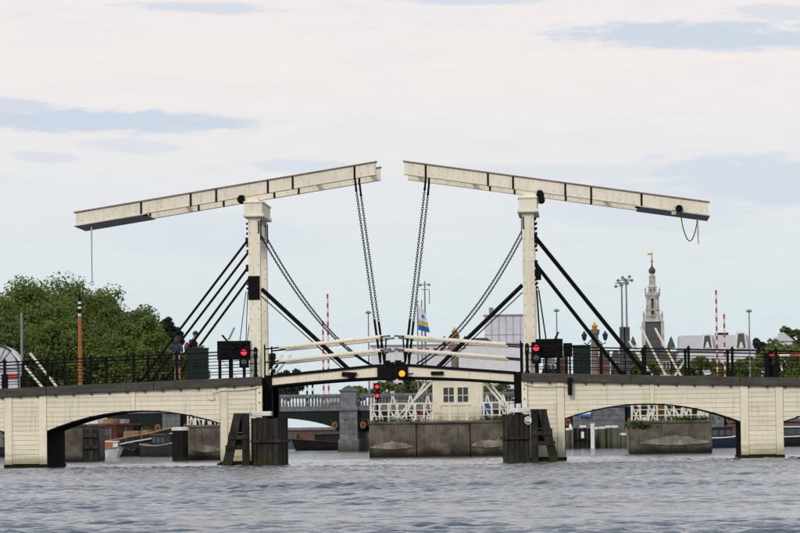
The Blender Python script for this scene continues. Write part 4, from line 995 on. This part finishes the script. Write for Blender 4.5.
# ================================================================== CHURCH
def church():
    Y = 650; t = thing('church', 'church with pale tiered stone tower and dark roofs on the skyline', 'church', (X_(652, Y), Y, GZ))
    c = at(652.5, 300, Y); cx = c.x; k = 1 / 4.69
    zz = lambda py: at(652.5, py, Y).z
    MB().box(cx - 9.2 * k, cx + 9.2 * k, Y - 2, Y + 2, GZ, zz(322)).build('brick_stage', TBRICK, t)
    for sg in (-1, 1): MB().box(cx + sg * 9.4 * k - .35, cx + sg * 9.4 * k + .35, Y - 2.2, Y + 2.2, GZ, zz(322) - .01).build('corner_pilaster', TWHITE, t)
    for dx in (-3.6, 0, 3.6): MB().box(cx + dx * k - .32, cx + dx * k + .32, Y - 2.1, Y - 2.001, zz(339), zz(326)).build('sound_opening', GLASS, t)
    MB().box(cx - 10 * k, cx + 10 * k, Y - 2.4, Y + 2.4, zz(322) + .01, zz(319)).build('gallery_cornice', TWHITE, t)
    m = MB()
    for i in range(16):
        x = lerp(cx - 9.6 * k, cx + 9.6 * k, i / 15); m.box(x - .07, x + .07, Y - 2.3, Y - 2.15, zz(319) + .002, zz(316))
    m.box(cx - 10 * k, cx + 10 * k, Y - 2.35, Y - 2.1, zz(316), zz(315)); m.build('gallery_balustrade', TWHITE, t)
    for sg in (-1, 1): MB().lathe((cx + sg * 9 * k, Y - 2, zz(319)), [(.25, 0), (.2, .8), (.3, 1.0), (.05, 1.7)], 8).build('corner_urn', TWHITE, t)
    def colonnade(p0, p1, w_):
        r = w_ / 2 * k
        MB().lathe((cx, Y, 0), [(r * .62, zz(p0)), (r * .62, zz(p1) - .3)], 8, R(22.5)).build('tower_core', TBRICK, t)
        for i in range(8):
            a = R(45 * i + 22.5); MB().lathe((cx + math.cos(a) * r * .92, Y + math.sin(a) * r * .92, 0), [(.26, zz(p0)), (.22, zz(p1) - .3)], 8).build('column', TWHITE, t)
        for i in range(4):
            a = R(90 * i + 45); 
        for dx in (-.5, .5): MB().box(cx + dx * r * .8 - .2, cx + dx * r * .8 + .2, Y - r * .62 - .05, Y - r * .62 + .4, zz(p0) + .3, zz(p1) - .7).build('arched_opening', GLASS, t)
        MB().lathe((cx, Y, 0), [(r * 1.05, zz(p1) - .3), (r * 1.15, zz(p1) - .12), (r * 1.15, zz(p1) + .1)], 8, R(22.5)).build('entablature', TWHITE, t)
    colonnade(319, 309.5, 13.5); colonnade(309, 297.5, 12.5)
    MB().lathe((cx, Y, 0), [(7.2 * k, zz(297)), (8.3 * k, zz(295.5)), (8.3 * k, zz(293)), (7.4 * k, zz(292.8))], 8, R(22.5)).build('upper_gallery', TWHITE, t)
    for i in range(8): a = R(45 * i + 22.5); MB().lathe((cx + math.cos(a) * 7.6 * k, Y + math.sin(a) * 7.6 * k, zz(293)), [(.16, 0), (.12, .6), (.2, .75), (.03, 1.2)], 6).build('finial', TWHITE, t)
    MB().lathe((cx, Y, 0), [(4.6 * k, zz(292.5)), (4.4 * k, zz(288)), (5.2 * k, zz(287)), (3.6 * k, zz(285)), (3.2 * k, zz(278)), (3.8 * k, zz(277)), (2.6 * k, zz(275.5)), (2.4 * k, zz(273.5))], 8, R(22.5)).build('lantern_stage', TWHITE, t)
    for dx in (-1, 1): MB().box(cx + dx * .32 - .14, cx + dx * .32 + .14, Y - 4.2 * k - .02, Y - 3 * k, zz(291.5), zz(288.5)).build('lantern_opening', GLASS, t)
    MB().lathe((cx, Y, 0), [(2.6 * k, zz(273.4)), (3.4 * k, zz(271.5)), (3.3 * k, zz(269.5)), (1.6 * k, zz(267.5)), (.7 * k, zz(265.5)), (.55 * k, zz(262))], 10).build('onion_dome', ROOFG, t, smooth=True)
    MB().ball((cx, Y, zz(261)), .32, 8).build('ball', GOLD, t); MB().tube([(cx, Y, zz(262)), (cx, Y, zz(251.5))], [.12, .05], 6).build('spire', ROOFG, t)
    MB().box(cx - .9, cx + .15, Y - .03, Y + .03, zz(255), zz(253.2)).build('weathervane', GOLD, t)
    # nave and side roofs
    for (q0, q1, pr, pe, yy) in ((628, 683, 345, 362, Y - 8), (612, 650, 351, 366, Y - 4), (655, 680, 350, 364, Y - 12)):
        x0, x1 = X_(q0, yy), X_(q1, yy); z0, z1 = at(650, pe, yy).z, at(650, pr, yy).z
        MB().box(x0, x1, yy, yy + 6, GZ, z0).build('nave_wall', TBRICK, t)
        MB().prism([(x0 - .4, z0 + .01), (x1 + .4, z0 + .01), (lerp(x0, x1, .62), z1), (lerp(x0, x1, .38), z1)], yy - .4, yy + 6.4).build('roof', ROOFG, t)
    for q in (633, 671): p = at(q, 340, Y - 9); MB().lathe((p.x, Y - 9, 0), [(.9, at(q, 348, Y - 9).z), (.7, at(q, 344, Y - 9).z), (.1, at(q, 336.5, Y - 9).z)], 8).build('turret', ROOFG, t)
church()

# ================================================================== FAR BUILDINGS
def win_grid(t, x0, x1, Y, zs, n, ww, wh):
    for z in zs:
        for i in range(n):
            x = lerp(x0, x1, (i + .5) / n); wo = MB().box(x - ww / 2, x + ww / 2, Y - .08, Y - .002, z, z + wh).build('window', CAPW, t)
            MB().box(x - ww / 2 + .1, x + ww / 2 - .1, Y - .10, Y - .082, z + .1, z + wh - .1).build('pane', GLASS, wo)
def block(px0, px1, pytop, Y, depth, mt, label, cap=True):
    x0, x1 = X_(px0, Y), X_(px1, Y); z1 = at((px0 + px1) / 2, pytop, Y).z
    t = thing('building', label, 'building', ((x0 + x1) / 2, Y, GZ), 'far pale buildings')
    MB().box(x0, x1, Y, Y + depth, GZ, z1).build('wall', mt, t)
    if cap: MB().box(x0 - .15, x1 + .15, Y - .15, Y + depth + .15, z1 + .002, z1 + .25).build('roof_edge', GREYM, t)
    return t, x0, x1, z1
t, x0, x1, z1 = block(486, 529, 316, 420, 14, BWALL, 'pale windowless slab building behind the right portal')
for k in range(5): x = lerp(x0, x1, (k + 1) / 6); MB().box(x - .03, x + .03, 419.93, 419.998, GZ, z1).build('panel_joint', GREYM, t)
for k in range(3): z = lerp(8, z1, (k + 1) / 4); MB().box(x0, x1, 419.94, 419.999, z - .03, z + .03).build('panel_joint', GREYM, t)
MB().box(lerp(x0, x1, .1), lerp(x0, x1, .2), 422, 424, z1 + .26, z1 + 1.4).build('roof_hut', GREYM, t)
t, x0, x1, z1 = block(462, 523, 345, 400, 10, BWALL2, 'low pale building in front of the slab building')
win_grid(t, x0, x1, 400, (GZ + 3.2, GZ + 7), 8, .9, 1.6)
MB().prism([(x0 + 1, z1 + .26), (x0 + 5, z1 + .26), (x0 + 3.8, z1 + 1.1), (x0 + 1.6, z1 + 1.1)], 401, 407).build('roof_light', ROOFG, t)
t, x0, x1, z1 = block(372, 462, 346, 440, 10, BWALL2, 'long low pale building behind the hanging chains')
win_grid(t, x0, x1, 440, (GZ + 3.2, GZ + 6.6), 11, .9, 1.5)
for k in range(12):
    x = lerp(x0, x1, (k + .5) / 12); MB().box(x - .22, x + .22, 439.6, 439.85, z1 - .55, z1 - .3).build('red_panel' if k % 3 else 'blue_panel', RED if k % 3 else BLUE, t)
# mansard building at the right
def mansard():
    Y = 330; t, x0, x1, z1 = block(680, 757, 351, Y, 12, BWALL2, 'pale building with two tall framed dormers at the right'); s_ = 7.8
    zr_ = at(710, 335, Y).z
    MB().prism([(x0 + .1, z1 + .26), (x1 - .1, z1 + .26), (x1 - .9, zr_), (x0 + .15, zr_)], Y + .9, Y + 11).build('mansard_roof', BWALL, t)
    win_grid(t, x0, x1, Y, (GZ + 1.5, GZ + 5), 9, .8, 1.5)
    MB().box(X_(718, Y), X_(731, Y), Y + 3, Y + 6, zr_ + .01, at(724, 332, Y).z).build('roof_hut', STEELG, t)
    for q0, q1, pt_ in ((702.5, 715, 334), (736, 749, 332)):
        a0, a1 = X_(q0, Y), X_(q1, Y); zt_ = at((q0 + q1) / 2, pt_, Y).z; zb_ = at((q0 + q1) / 2, 349, Y).z; i = .22
        d = MB().prism([(a0, zb_), (a1, zb_), (a1 - .28, zt_), (a0 + .28, zt_)], Y - .3, Y + 1.6).build('dormer', CAPW, t)
        MB().prism([(a0 + .25, zb_ + .12), (a1 - .25, zb_ + .12), (a1 - .46, zt_ - .2), (a0 + .46, zt_ - .2)], Y - .36, Y - .302).build('glazing', GLASS, d)
        xm = (a0 + a1) / 2; MB().prism([(xm - .3, zb_ + .14), (xm + .3, zb_ + .14), (xm + .08, zb_ + .9), (xm - .08, zb_ + .9)], Y - .42, Y - .362).build('mullion', CAPW, d)
    p = at(686, 345, Y - 6)
mansard()
t, x0, x1, z1 = block(776, 794, 341, 300, 6, CAPW, 'small white gabled house among the right trees', cap=False)
MB().prism([(x0 - .2, z1 + .01), (x1 + .2, z1 + .01), ((x0 + x1) / 2, at(785, 332, 300).z)], 299.7, 306.3).build('roof', BWALL, t)
t, x0, x1, z1 = block(92, 178, 398, 176, 8, mat('dark_warehouse_brick', (.075, .04, .03), (.05, .03, .025), 1, .9), 'dark brick warehouse behind the barge under the left arch')
win_grid(t, x0, x1, 176, (GZ + .7,), 8, .6, .9)
# gabled houses round the church
HB = [mat('house_brick_red', (.17, .085, .07), (.12, .06, .05), .8, .9), mat('house_brick_brown', (.13, .10, .085), (.09, .07, .06), .8, .9), mat('house_stucco', (.46, .44, .42), (.38, .36, .35), .8, .8)]
for i, (q0, q1, pe, pr, mi, lab) in enumerate(((598, 611, 361, 353, 0, 'red brick gabled house left of the floodlight masts'), (612, 622, 358, 350, 1, 'brown brick gabled house at the foot of the floodlight masts'),
        (660, 671, 357, 349, 1, 'brown gabled house right of the church tower'), (671.5, 681, 360, 352, 0, 'red brick gabled house beside the pale dormer building'),
        (544, 556, 360, 352, 2, 'pale stucco gabled house behind the right barrier box'), (557, 569, 363, 356, 0, 'red brick gabled house behind the low black control box'))):
    Yh = 430 + i * 3; xa_, xb_ = X_(q0, Yh), X_(q1, Yh); ze_, zr2 = at((q0 + q1) / 2, pe, Yh).z, at((q0 + q1) / 2, pr, Yh).z
    t = thing('canal_house', lab, 'house', ((xa_ + xb_) / 2, Yh, GZ), 'gabled houses on the skyline')
    MB().box(xa_, xb_, Yh, Yh + 8, GZ, ze_).build('wall', HB[mi], t)
    xm_ = (xa_ + xb_) / 2; MB().prism([(xa_, ze_ + .004), (xb_, ze_ + .004), (xm_ + .35, zr2), (xm_ - .35, zr2)], Yh, Yh + .35).build('gable', HB[mi], t)
    rf_ = MB().prism([(xa_ - .15, ze_ + .01), (xb_ + .15, ze_ + .01), (xm_, zr2 - .1)], Yh + .36, Yh + 8.1).build('roof', ROOFG, t)
    MB().box(xm_ + .6, xm_ + 1.0, Yh + 3, Yh + 3.5, zr2 - .9, zr2 + .35).build('chimney', HB[0], rf_)
    win_grid(t, xa_, xb_, Yh, [GZ + 1 + k * 2.1 for k in range(int((ze_ - GZ - .6) / 2.1))], 3, .62, 1.3)
    MB().box(xm_ - .3, xm_ + .3, Yh - .06, Yh - .002, ze_ + .25, min(ze_ + 1.0, zr2 - .2)).build('attic_window', GLASS, t)
# arched white tent at the left
def tent():
    Y = 158; xc, x1 = X_(-4, Y), X_(19, Y); r = x1 - xc; zt_ = at(2, 345, Y).z; z0 = GZ; wall = zt_ - 1.9
    t = thing('arched_tent', 'white arched marquee at the left edge behind the railing', 'tent', (xc, Y, z0))
    m = MB(); cols = []
    prof = [(xc - r, z0), (xc - r, wall)] + [(xc - r * math.cos(math.pi * k / 12), wall + (zt_ - wall) * math.sin(math.pi * k / 12)) for k in range(1, 12)] + [(xc + r, wall), (xc + r, z0)]
    TENT = mat('white_canvas', (.62, .62, .68), (.54, .54, .60), .8, .7)
    MB().prism(prof, Y, Y + 3.5).build('canvas', TENT, t)
    MB().tube([(x, Y - .06, z) for x, z in prof], .09, 6).build('edge_hoop', ROOFG, t)
    for k in range(1, 6): a = math.pi * (k + 3) / 12 + .2; MB().tube([(xc, Y - .05, wall), (xc - r * math.cos(a), Y - .05, wall + (zt_ - wall) * math.sin(a))], .035, 5).build('rib', GREYM, t)
    MB().box(xc - r, xc + r, Y - .12, Y - .01, wall - .1, wall + .02).build('cross_bar', GREYM, t)
    MB().box(xc + r * .3, xc + r * .95, Y - .1, Y - .02, wall - .9, wall - .5).build('red_sign', RED, t)
tent()
p = at(21.5, 315, 156); t = thing('grey_pole', 'plain grey pole in front of the left trees', 'pole', (p.x, 156, GZ))
MB().tube([(p.x, 156, GZ), (p.x, 156, p.z)], [.13, .09], 8).build('shaft', GREYM, t); MB().lathe((p.x, 156, p.z), [(.11, 0), (.11, .1), (.03, .18)], 8).build('cap', GREYM, t)

# ================================================================== BOATS
WOODO = mat('orange_varnished_wood', (.42, .13, .03), (.32, .09, .02), 4, .45)
HULLB = mat('black_hull_paint', (.012, .012, .014), (.022, .02, .022), 3, .45)
RUST = mat('red_brown_paint', (.13, .030, .015), (.08, .022, .012), 4, .6)
WH2 = mat('boat_white', (.75, .73, .70), (.65, .63, .6), 4, .35)
TAN = mat('tan_canvas', (.34, .22, .11), (.2, .13, .07), 4, .8)
def hull(t, c, yaw, Lh, B, H, sheer, mt, stripes=()):
    M_ = Matrix.Rotation(yaw, 3, 'Z'); c = Vector(c)
    def W(p): return c + M_ @ Vector(p)
    n = 14; st = []
    for i in range(n + 1):
        u = i / n; x = (u - .5) * Lh
        b = B / 2 * (min(1, (1 - u) / .32) ** .55 if u > .68 else (1 if u > .12 else .75 + .25 * u / .12)); b = max(b, .04)
        top = H + sheer * (max(0, u - .4) / .6) ** 2 + .35 * sheer * (max(0, .3 - u) / .3) ** 2
        st.append((x, b, top))
    m = MB()
    for x, b, top in st:
        for f, h in ((-1, top), (-.9, top * .35), (-.55, -.5), (.55, -.5), (.9, top * .35), (1, top)): m.v.append(tuple(W((x + (.5 * (h / max(top, .1)) if x > Lh * .3 else 0), f * b, h))))
    for i in range(n):
        for j in range(6): a = i * 6 + j; b_ = i * 6 + (j + 1) % 6; m.f.append([a, b_, b_ + 6, a + 6])
    m.f.append([0, 1, 2, 3, 4, 5]); m.f.append([n * 6 + j for j in range(6)][::-1])
    m.build('hull', mt, t)
    for dz, mm, r in stripes:
        for f in (-1, 1): MB().tube([W((x + (.5 if x > Lh * .3 else 0), f * (b + .02), top + dz)) for x, b, top in st], r, 5).build('gunwale_stripe', mm, t)
    return W
Yb = 112
p = at(128, 447, Yb); c = (p.x - 1.2, Yb, 0)
t = thing('sailing_barge', 'black barge with cream stripes, red-brown cabin and orange mast under the left arch', 'barge', c)
W = hull(t, c, R(-35), 11, 3.2, 1.0, 1.0, HULLB, ((-.05, TAN, .06), (-.42, WH2, .045), (-.48, RUST, .03)))
def wbox(W, name, mt, t, x0, x1, y0, y1, z0, z1):
    m = MB(); m.box(x0, x1, y0, y1, z0, z1); m.v = [tuple(W(v)) for v in m.v]; return m.build(name, mt, t)
ca = wbox(W, 'cabin', RUST, t, -4.2, 1.6, -1.2, 1.2, 1.0, 2.15)
for k in range(5): wbox(W, 'window', GLASS, t, -3.9 + k * 1.1, -3.2 + k * 1.1, -1.24, -1.202, 1.45, 1.9)
wbox(W, 'cabin_roof', RUST, t, -4.35, 1.75, -1.3, 1.3, 2.152, 2.28)
wbox(W, 'hatch', TAN, t, 1.9, 3.2, -.8, .8, 1.25, 1.75); wbox(W, 'deck_chest', WH2, t, -1.5, -.4, -.9, .1, 2.285, 2.7); wbox(W, 'deck_chest', TAN, t, .1, 1.0, -.9, -.1, 2.285, 2.6)
for k in range(6):
    c_ = W((-4 + k * 1.5, -1.68, .62)); m = MB(); m.tube([(c_.x + .26 * math.cos(a), c_.y - .05, c_.z + .26 * math.sin(a)) for a in [q * math.pi / 5 for q in range(11)]], .085, 6, cap=False); m.build('tyre_fender', HULLB, t)
for k, (xx_, zz_, hh_) in enumerate(((-3.6, 2.29, .5), (-2.6, 2.29, .35), (-2.2, 2.29, .6), (.4, 2.29, .4), (1.3, 2.29, .3), (2.4, 1.76, .4), (3.6, 1.3, .5))):
    wbox(W, 'deck_gear', (IRON, WH2, TAN, RUST, GREYM, IRON, TAN)[k], t, xx_, xx_ + .45, -.7 + .2 * (k % 3), -.2 + .2 * (k % 3), zz_, zz_ + hh_)
for k in range(7): a_ = W((-4.5 + k * 1.45, -1.45, 1.0)); MB().tube([a_, a_ + Vector((0, 0, 1.0))], .022, 5).build('stanchion', GREYM, t)
MB().tube([W((-4.5, -1.45, 1.95)), W((0, -1.45, 1.9)), W((4.2, -1.45, 1.98))], .014, 4).build('life_line', IRON, t)
pm = at(79.5, 293, 117); q = at(79.5, 293 + 23, 117)
MB().tube([(pm.x, 117, .6), (pm.x, 117, q.z)], [.17, .13], 10).build('mast', WOODO, t)
for k in range(7): z0 = lerp(q.z, pm.z - .45, k / 7); MB().tube([(pm.x, 117, z0 + .002), (pm.x, 117, lerp(q.z, pm.z - .45, (k + 1) / 7))], .12, 10).build('mast_band', CAPW if k in (0, 3, 5) else IRON, t)
MB().tube([(pm.x, 117, pm.z - .448), (pm.x, 117, pm.z + .1)], [.10, .02], 8).build('mast_tip', IRON, t)
MB().tube([(pm.x, 117, q.z), tuple(W((4.9, 0, 2.2)))], .012, 4).build('forestay', IRON, t)
p = at(106, 455, 88); c = (p.x, 88, 0)
t = thing('motor_boat', 'small white motor boat with orange windscreen beside the black barge', 'boat', c, 'small boats')
W = hull(t, c, R(-60), 3.6, 1.45, .50, .22, WH2, ((-.03, GREYM, .03),))
wbox(W, 'cabin', WH2, t, -.6, .8, -.5, .5, .5, 1.0); wbox(W, 'windscreen', WOODO, t, .805, .86, -.42, .1, .62, .94); wbox(W, 'side_window', GLASS, t, -.4, .6, -.53, -.502, .66, .92); wbox(W, 'roof', WH2, t, -.7, .9, -.56, .56, 1.002, 1.07)
def sloop(px, py, Y, yaw, Lh, hm, mats, label):
    p = at(px, py, Y); c = (p.x, Y, 0); t = thing('launch', label, 'boat', c, 'small boats')
    W = hull(t, c, yaw, Lh, Lh * .3, .75, .35, hm, ((-.04, mats[0], .05),))
    wbox(W, 'cabin', mats[1], t, -Lh * .2, Lh * .15, -Lh * .1, Lh * .1, .7, 1.4); wbox(W, 'roof', mats[2], t, -Lh * .22, Lh * .18, -Lh * .12, Lh * .12, 1.402, 1.5)
    for k in range(3): wbox(W, 'window', GLASS, t, -Lh * .17 + k * Lh * .11, -Lh * .09 + k * Lh * .11, -Lh * .1 - .03, -Lh * .1 - .002, .9, 1.25)
sloop(162, 456, 95, R(-25), 3.0, HULLB, (GREYM, HULLB, ROOFG), 'black launch with slate roof left of the left lock island')
sloop(137, 452, 140, R(-8), 7.0, RUST, (TAN, TAN, RUST), 'red-brown launch with tan cabin behind the black barge')
sloop(330, 449, 185, R(-140), 7.5, HULLB, (RUST, HULLB, ROOFG), 'dark launch with red gunwale under the far bridge arch')
BLB = mat('blue_boat_paint', (.010, .022, .05), (.008, .018, .04), 3, .5)
sloop(722, 448, 120, R(10), 4.5, BLB, (WH2, HULLB, HULLB), 'blue hulled launch right of the mossy lock island')
sloop(792, 447, 130, R(5), 7.0, HULLB, (WH2, ROOFG, BWALL2), 'dark launch with pale roof at the right edge under the arch')
sloop(20, 452, 130, R(0), 6.0, HULLB, (RUST, ROOFG, ROOFG), 'dark launch behind the leftmost pier')
# sign under right arch
x0, x1 = X_(579, 154), X_(591, 154); z0, z1 = at(585, 416.5, 154).z, at(585, 410.5, 154).z
t = thing('blue_sign', 'white and blue notice board under the right arch', 'sign', ((x0 + x1) / 2, 154, 0))
MB().box(x0, x1, 154, 154.06, lerp(z0, z1, .4), z1).build('white_panel', CAPW, t); MB().box(x0, x1, 154, 154.06, z0, lerp(z0, z1, .4) - .003).build('blue_panel', mat('sign_blue', (.02, .2, .55)), t)
for x in (x0 + .1, x1 - .1): MB().box(x - .04, x + .04, 154.07, 154.40, z0 + .1, z1 - .1).build('bracket', GREYM, t)

# ================================================================== TREES
def leafmat(name, c1, c2, c3):
    m = bpy.data.materials.new(name); m.use_nodes = True; t = m.node_tree; n = t.nodes; l = t.links; b = n['Principled BSDF']
    g = n.new('ShaderNodeNewGeometry'); no = n.new('ShaderNodeTexNoise'); no.inputs['Scale'].default_value = .55; no.inputs['Detail'].default_value = 3; l.new(g.outputs['Position'], no.inputs['Vector'])
    ad = n.new('ShaderNodeMath'); ad.operation = 'MULTIPLY_ADD'; l.new(g.outputs['Random Per Island'], ad.inputs[0]); ad.inputs[1].default_value = .24; l.new(no.outputs[0], ad.inputs[2])
    rp = n.new('ShaderNodeValToRGB'); l.new(ad.outputs[0], rp.inputs[0]); e = rp.color_ramp.elements; e[0].position = .36; e[0].color = (*c1, 1); e[1].position = .84; e[1].color = (*c3, 1)
    k = e.new(.58); k.color = (*c2, 1); l.new(rp.outputs[0], b.inputs['Base Color']); b.inputs['Roughness'].default_value = .65; b.inputs['Specular IOR Level'].default_value = .25
    tr = n.new('ShaderNodeBsdfTranslucent'); l.new(rp.outputs[0], tr.inputs[0]); mx = n.new('ShaderNodeMixShader'); mx.inputs[0].default_value = .40
    l.new(b.outputs[0], mx.inputs[1]); l.new(tr.outputs[0], mx.inputs[2]); l.new(mx.outputs[0], n['Material Output'].inputs[0]); return m
LV1 = leafmat('leaves_mid', (.076, .120, .022), (.128, .185, .038), (.185, .235, .058))
LV2 = leafmat('leaves_dark', (.065, .095, .026), (.11, .15, .042), (.155, .19, .06))
LV3 = leafmat('leaves_light', (.085, .115, .030), (.14, .18, .05), (.20, .23, .075))
LV4 = leafmat('leaves_bluegreen', (.025, .040, .030), (.040, .060, .045), (.06, .085, .06))
def tree(c, zt_, rx, rz, label, lm, seed, clumps=70, leaves=75, size=.30, ry=None, ztr=GZ, cone=False, group='trees beyond the bridge'):
    """c = x, y of the trunk; zt_ = top of crown; crown half-width rx, half-height rz"""
    rg = np.random.default_rng(seed); ry = ry or rx; zc = zt_ - rz
    t = thing('tree', label, 'tree', (c[0], c[1], ztr), group)
    m = MB(); m.tube([(c[0], c[1], ztr), (c[0] + .1, c[1], lerp(ztr, zc, .6)), (c[0], c[1], zc + rz * .5)], [rx * .075, rx * .055, rx * .02], 8)
    P = []
    for i in range(clumps):
        v = rg.normal(size=3); v /= np.linalg.norm(v); rr = (.45 + .55 * rg.random() ** .6) * (1 + .16 * math.sin(v[0] * 5 + seed) * math.cos(v[2] * 4))
        q = v * rr
        if cone: f = 1 - .75 * (q[2] + 1) / 2; q = np.array([q[0] * f * 1.4, q[1] * f * 1.4, q[2]])
        P.append((c[0] + q[0] * rx * .92, c[1] + q[1] * ry * .92, zc + q[2] * rz * .92))
    for q in P[:9]: m.tube([(c[0], c[1], lerp(ztr, zc, .75)), (lerp(c[0], q[0], .5), lerp(c[1], q[1], .5), lerp(zc - rz * .3, q[2], .6)), q], [rx * .035, rx * .022, rx * .006], 5)
    m.build('trunk', BARK, t)
    n = clumps * leaves; cl = np.repeat(np.array(P), leaves, 0); cs = np.repeat(.7 + .6 * rg.random(clumps), leaves)[:, None]
    d = rg.normal(size=(n, 3)); d /= np.linalg.norm(d, axis=1)[:, None]
    rc = max(.35, .30 * min(rx, rz)); ctr = cl + d * (rg.random((n, 1)) ** .4) * rc * cs * np.array([1, 1, .8])
    nr = d * .7 + rg.normal(size=(n, 3)) * .55 + np.array([0, -.1, .45]); nr /= np.linalg.norm(nr, axis=1)[:, None]
    a = np.cross(nr, rg.normal(size=(n, 3))); a /= np.linalg.norm(a, axis=1)[:, None]; b = np.cross(nr, a)
    s_ = size * (.6 + .8 * rg.random((n, 1)))
    V = np.stack([ctr - a * s_, ctr - b * s_ * .6 + nr * s_ * .12, ctr + a * s_, ctr + b * s_ * .6 + nr * s_ * .12], 1).reshape(-1, 3)
    co = V.mean(0); me = bpy.data.meshes.new('crown'); me.vertices.add(len(V)); me.vertices.foreach_set('co', (V - co).astype(np.float32).ravel())
    me.loops.add(4 * n); me.loops.foreach_set('vertex_index', np.arange(4 * n, dtype=np.int32)); me.polygons.add(n); me.polygons.foreach_set('loop_start', np.arange(0, 4 * n, 4, dtype=np.int32))
    me.update(); me.validate(); me.materials.append(lm); o = bpy.data.objects.new('crown', me); link(o, t, Vector(co))
def ptree(px, pytop, Y, wpx, hpx, label, lm, seed, **k):
    p = at(px, pytop, Y); s_ = F / (Y + 150); tree((p.x, Y), p.z, wpx / 2 / s_, hpx / 2 / s_, label, lm, seed, **k)
ptree(-12, 290, 196, 92, 110, 'broad green tree cut by the left edge', LV1, 11, clumps=150, leaves=210, size=.15)
ptree(28, 279.5, 205, 104, 124, 'tallest rounded green tree at the left', LV1, 12, clumps=190, leaves=210, size=.15)
ptree(56, 280.5, 216, 92, 118, 'green tree filling the gap left of the orange mast', LV1, 41, clumps=130, leaves=210, size=.15)
ptree(103, 292.5, 218, 80, 110, 'green tree just right of the orange mast tip', LV1, 42, clumps=130, leaves=210, size=.15)
ptree(80, 286, 214, 88, 114, 'rounded green tree behind the orange mast', LV1, 13, clumps=150, leaves=210, size=.15)
ptree(122, 301, 208, 74, 104, 'darker green tree right of the orange mast', LV2, 14, clumps=150, leaves=210, size=.15)
ptree(141, 314, 204, 58, 92, 'lower green tree sloping down at the right end of the left wood', LV1, 15, clumps=120, leaves=210, size=.15)
ptree(60, 318, 185, 84, 80, 'low green tree in front of the left wood behind the railing', LV1, 16, clumps=120, leaves=210, size=.15)
ptree(8, 325, 182, 76, 80, 'low dark tree beside the marquee', LV2, 17, clumps=120, leaves=210, size=.15)
ptree(120, 336, 186, 74, 66, 'low bushy tree under the right end of the left wood', LV1, 18, clumps=100, leaves=210, size=.15)
ptree(168, 314, 320, 17, 36, 'small dark poplar standing apart from the left wood', LV4, 19, clumps=34, leaves=60, size=.35)
ptree(176, 326, 330, 12, 26, 'smallest dark tree right of the dark poplar', LV4, 39, clumps=24, leaves=60, size=.35)
ptree(160, 346, 215, 66, 46, 'low green bush below the small dark poplar', LV1, 20, clumps=80, leaves=110, size=.15)
ptree(194, 364, 240, 36, 26, 'low green tree behind the green cabinet', LV2, 40, clumps=40, leaves=70, size=.2)
ptree(285, 368, 300, 34, 32, 'dark blue-green tree seen below the left leaf', LV4, 21, clumps=36, leaves=60, size=.3)
ptree(266, 352, 310, 22, 40, 'dark tree close to the left hinge', LV4, 22, clumps=34, leaves=60, size=.3)
ptree(356, 384, 290, 26, 20, 'light green tree below the left leaf tip', LV3, 23, clumps=26, leaves=110, size=.18)
ptree(388, 380, 290, 40, 24, 'light green tree below the meeting leaves', LV3, 24, clumps=36, leaves=110, size=.18)
ptree(405, 376, 300, 30, 24, 'dark blue-green tree right of the orange lamp', LV4, 25, clumps=30, leaves=110, size=.18)
ptree(424, 380, 290, 30, 24, 'light green tree left of the cream house', LV3, 26, clumps=30, leaves=110, size=.18)
ptree(498, 382, 280, 40, 34, 'dark tree seen between the cream house and right hinge', LV2, 27, clumps=40, leaves=110, size=.20)
ptree(640, 362, 270, 60, 26, 'low green tree behind the foot of the right stays', LV1, 28, clumps=46, leaves=110, size=.20)
ptree(700, 357, 265, 60, 28, 'low green tree below the pale dormer building', LV3, 29, clumps=46, leaves=110, size=.20)
ptree(740, 356, 262, 50, 30, 'green tree between the striped poles and right lamp', LV1, 30, clumps=46, leaves=110, size=.20)
ptree(783, 340, 255, 60, 52, 'broad light green tree at the right edge', LV3, 31, clumps=70, leaves=75, size=.20)
ptree(789, 327, 345, 34, 40, 'dark green tree rising behind the white gabled house', LV2, 32, clumps=46, leaves=60, size=.32)
ptree(760, 338, 350, 14, 22, 'small dark tree right of the right lamp', LV4, 33, clumps=22, leaves=60, size=.3)
ptree(545, 368, 300, 40, 20, 'low dark tree behind the right barrier box', LV4, 34, clumps=30, leaves=110, size=.20)
ptree(812, 345, 250, 50, 50, 'green tree cut by the right edge', LV1, 35, clumps=50, leaves=70, size=.20)
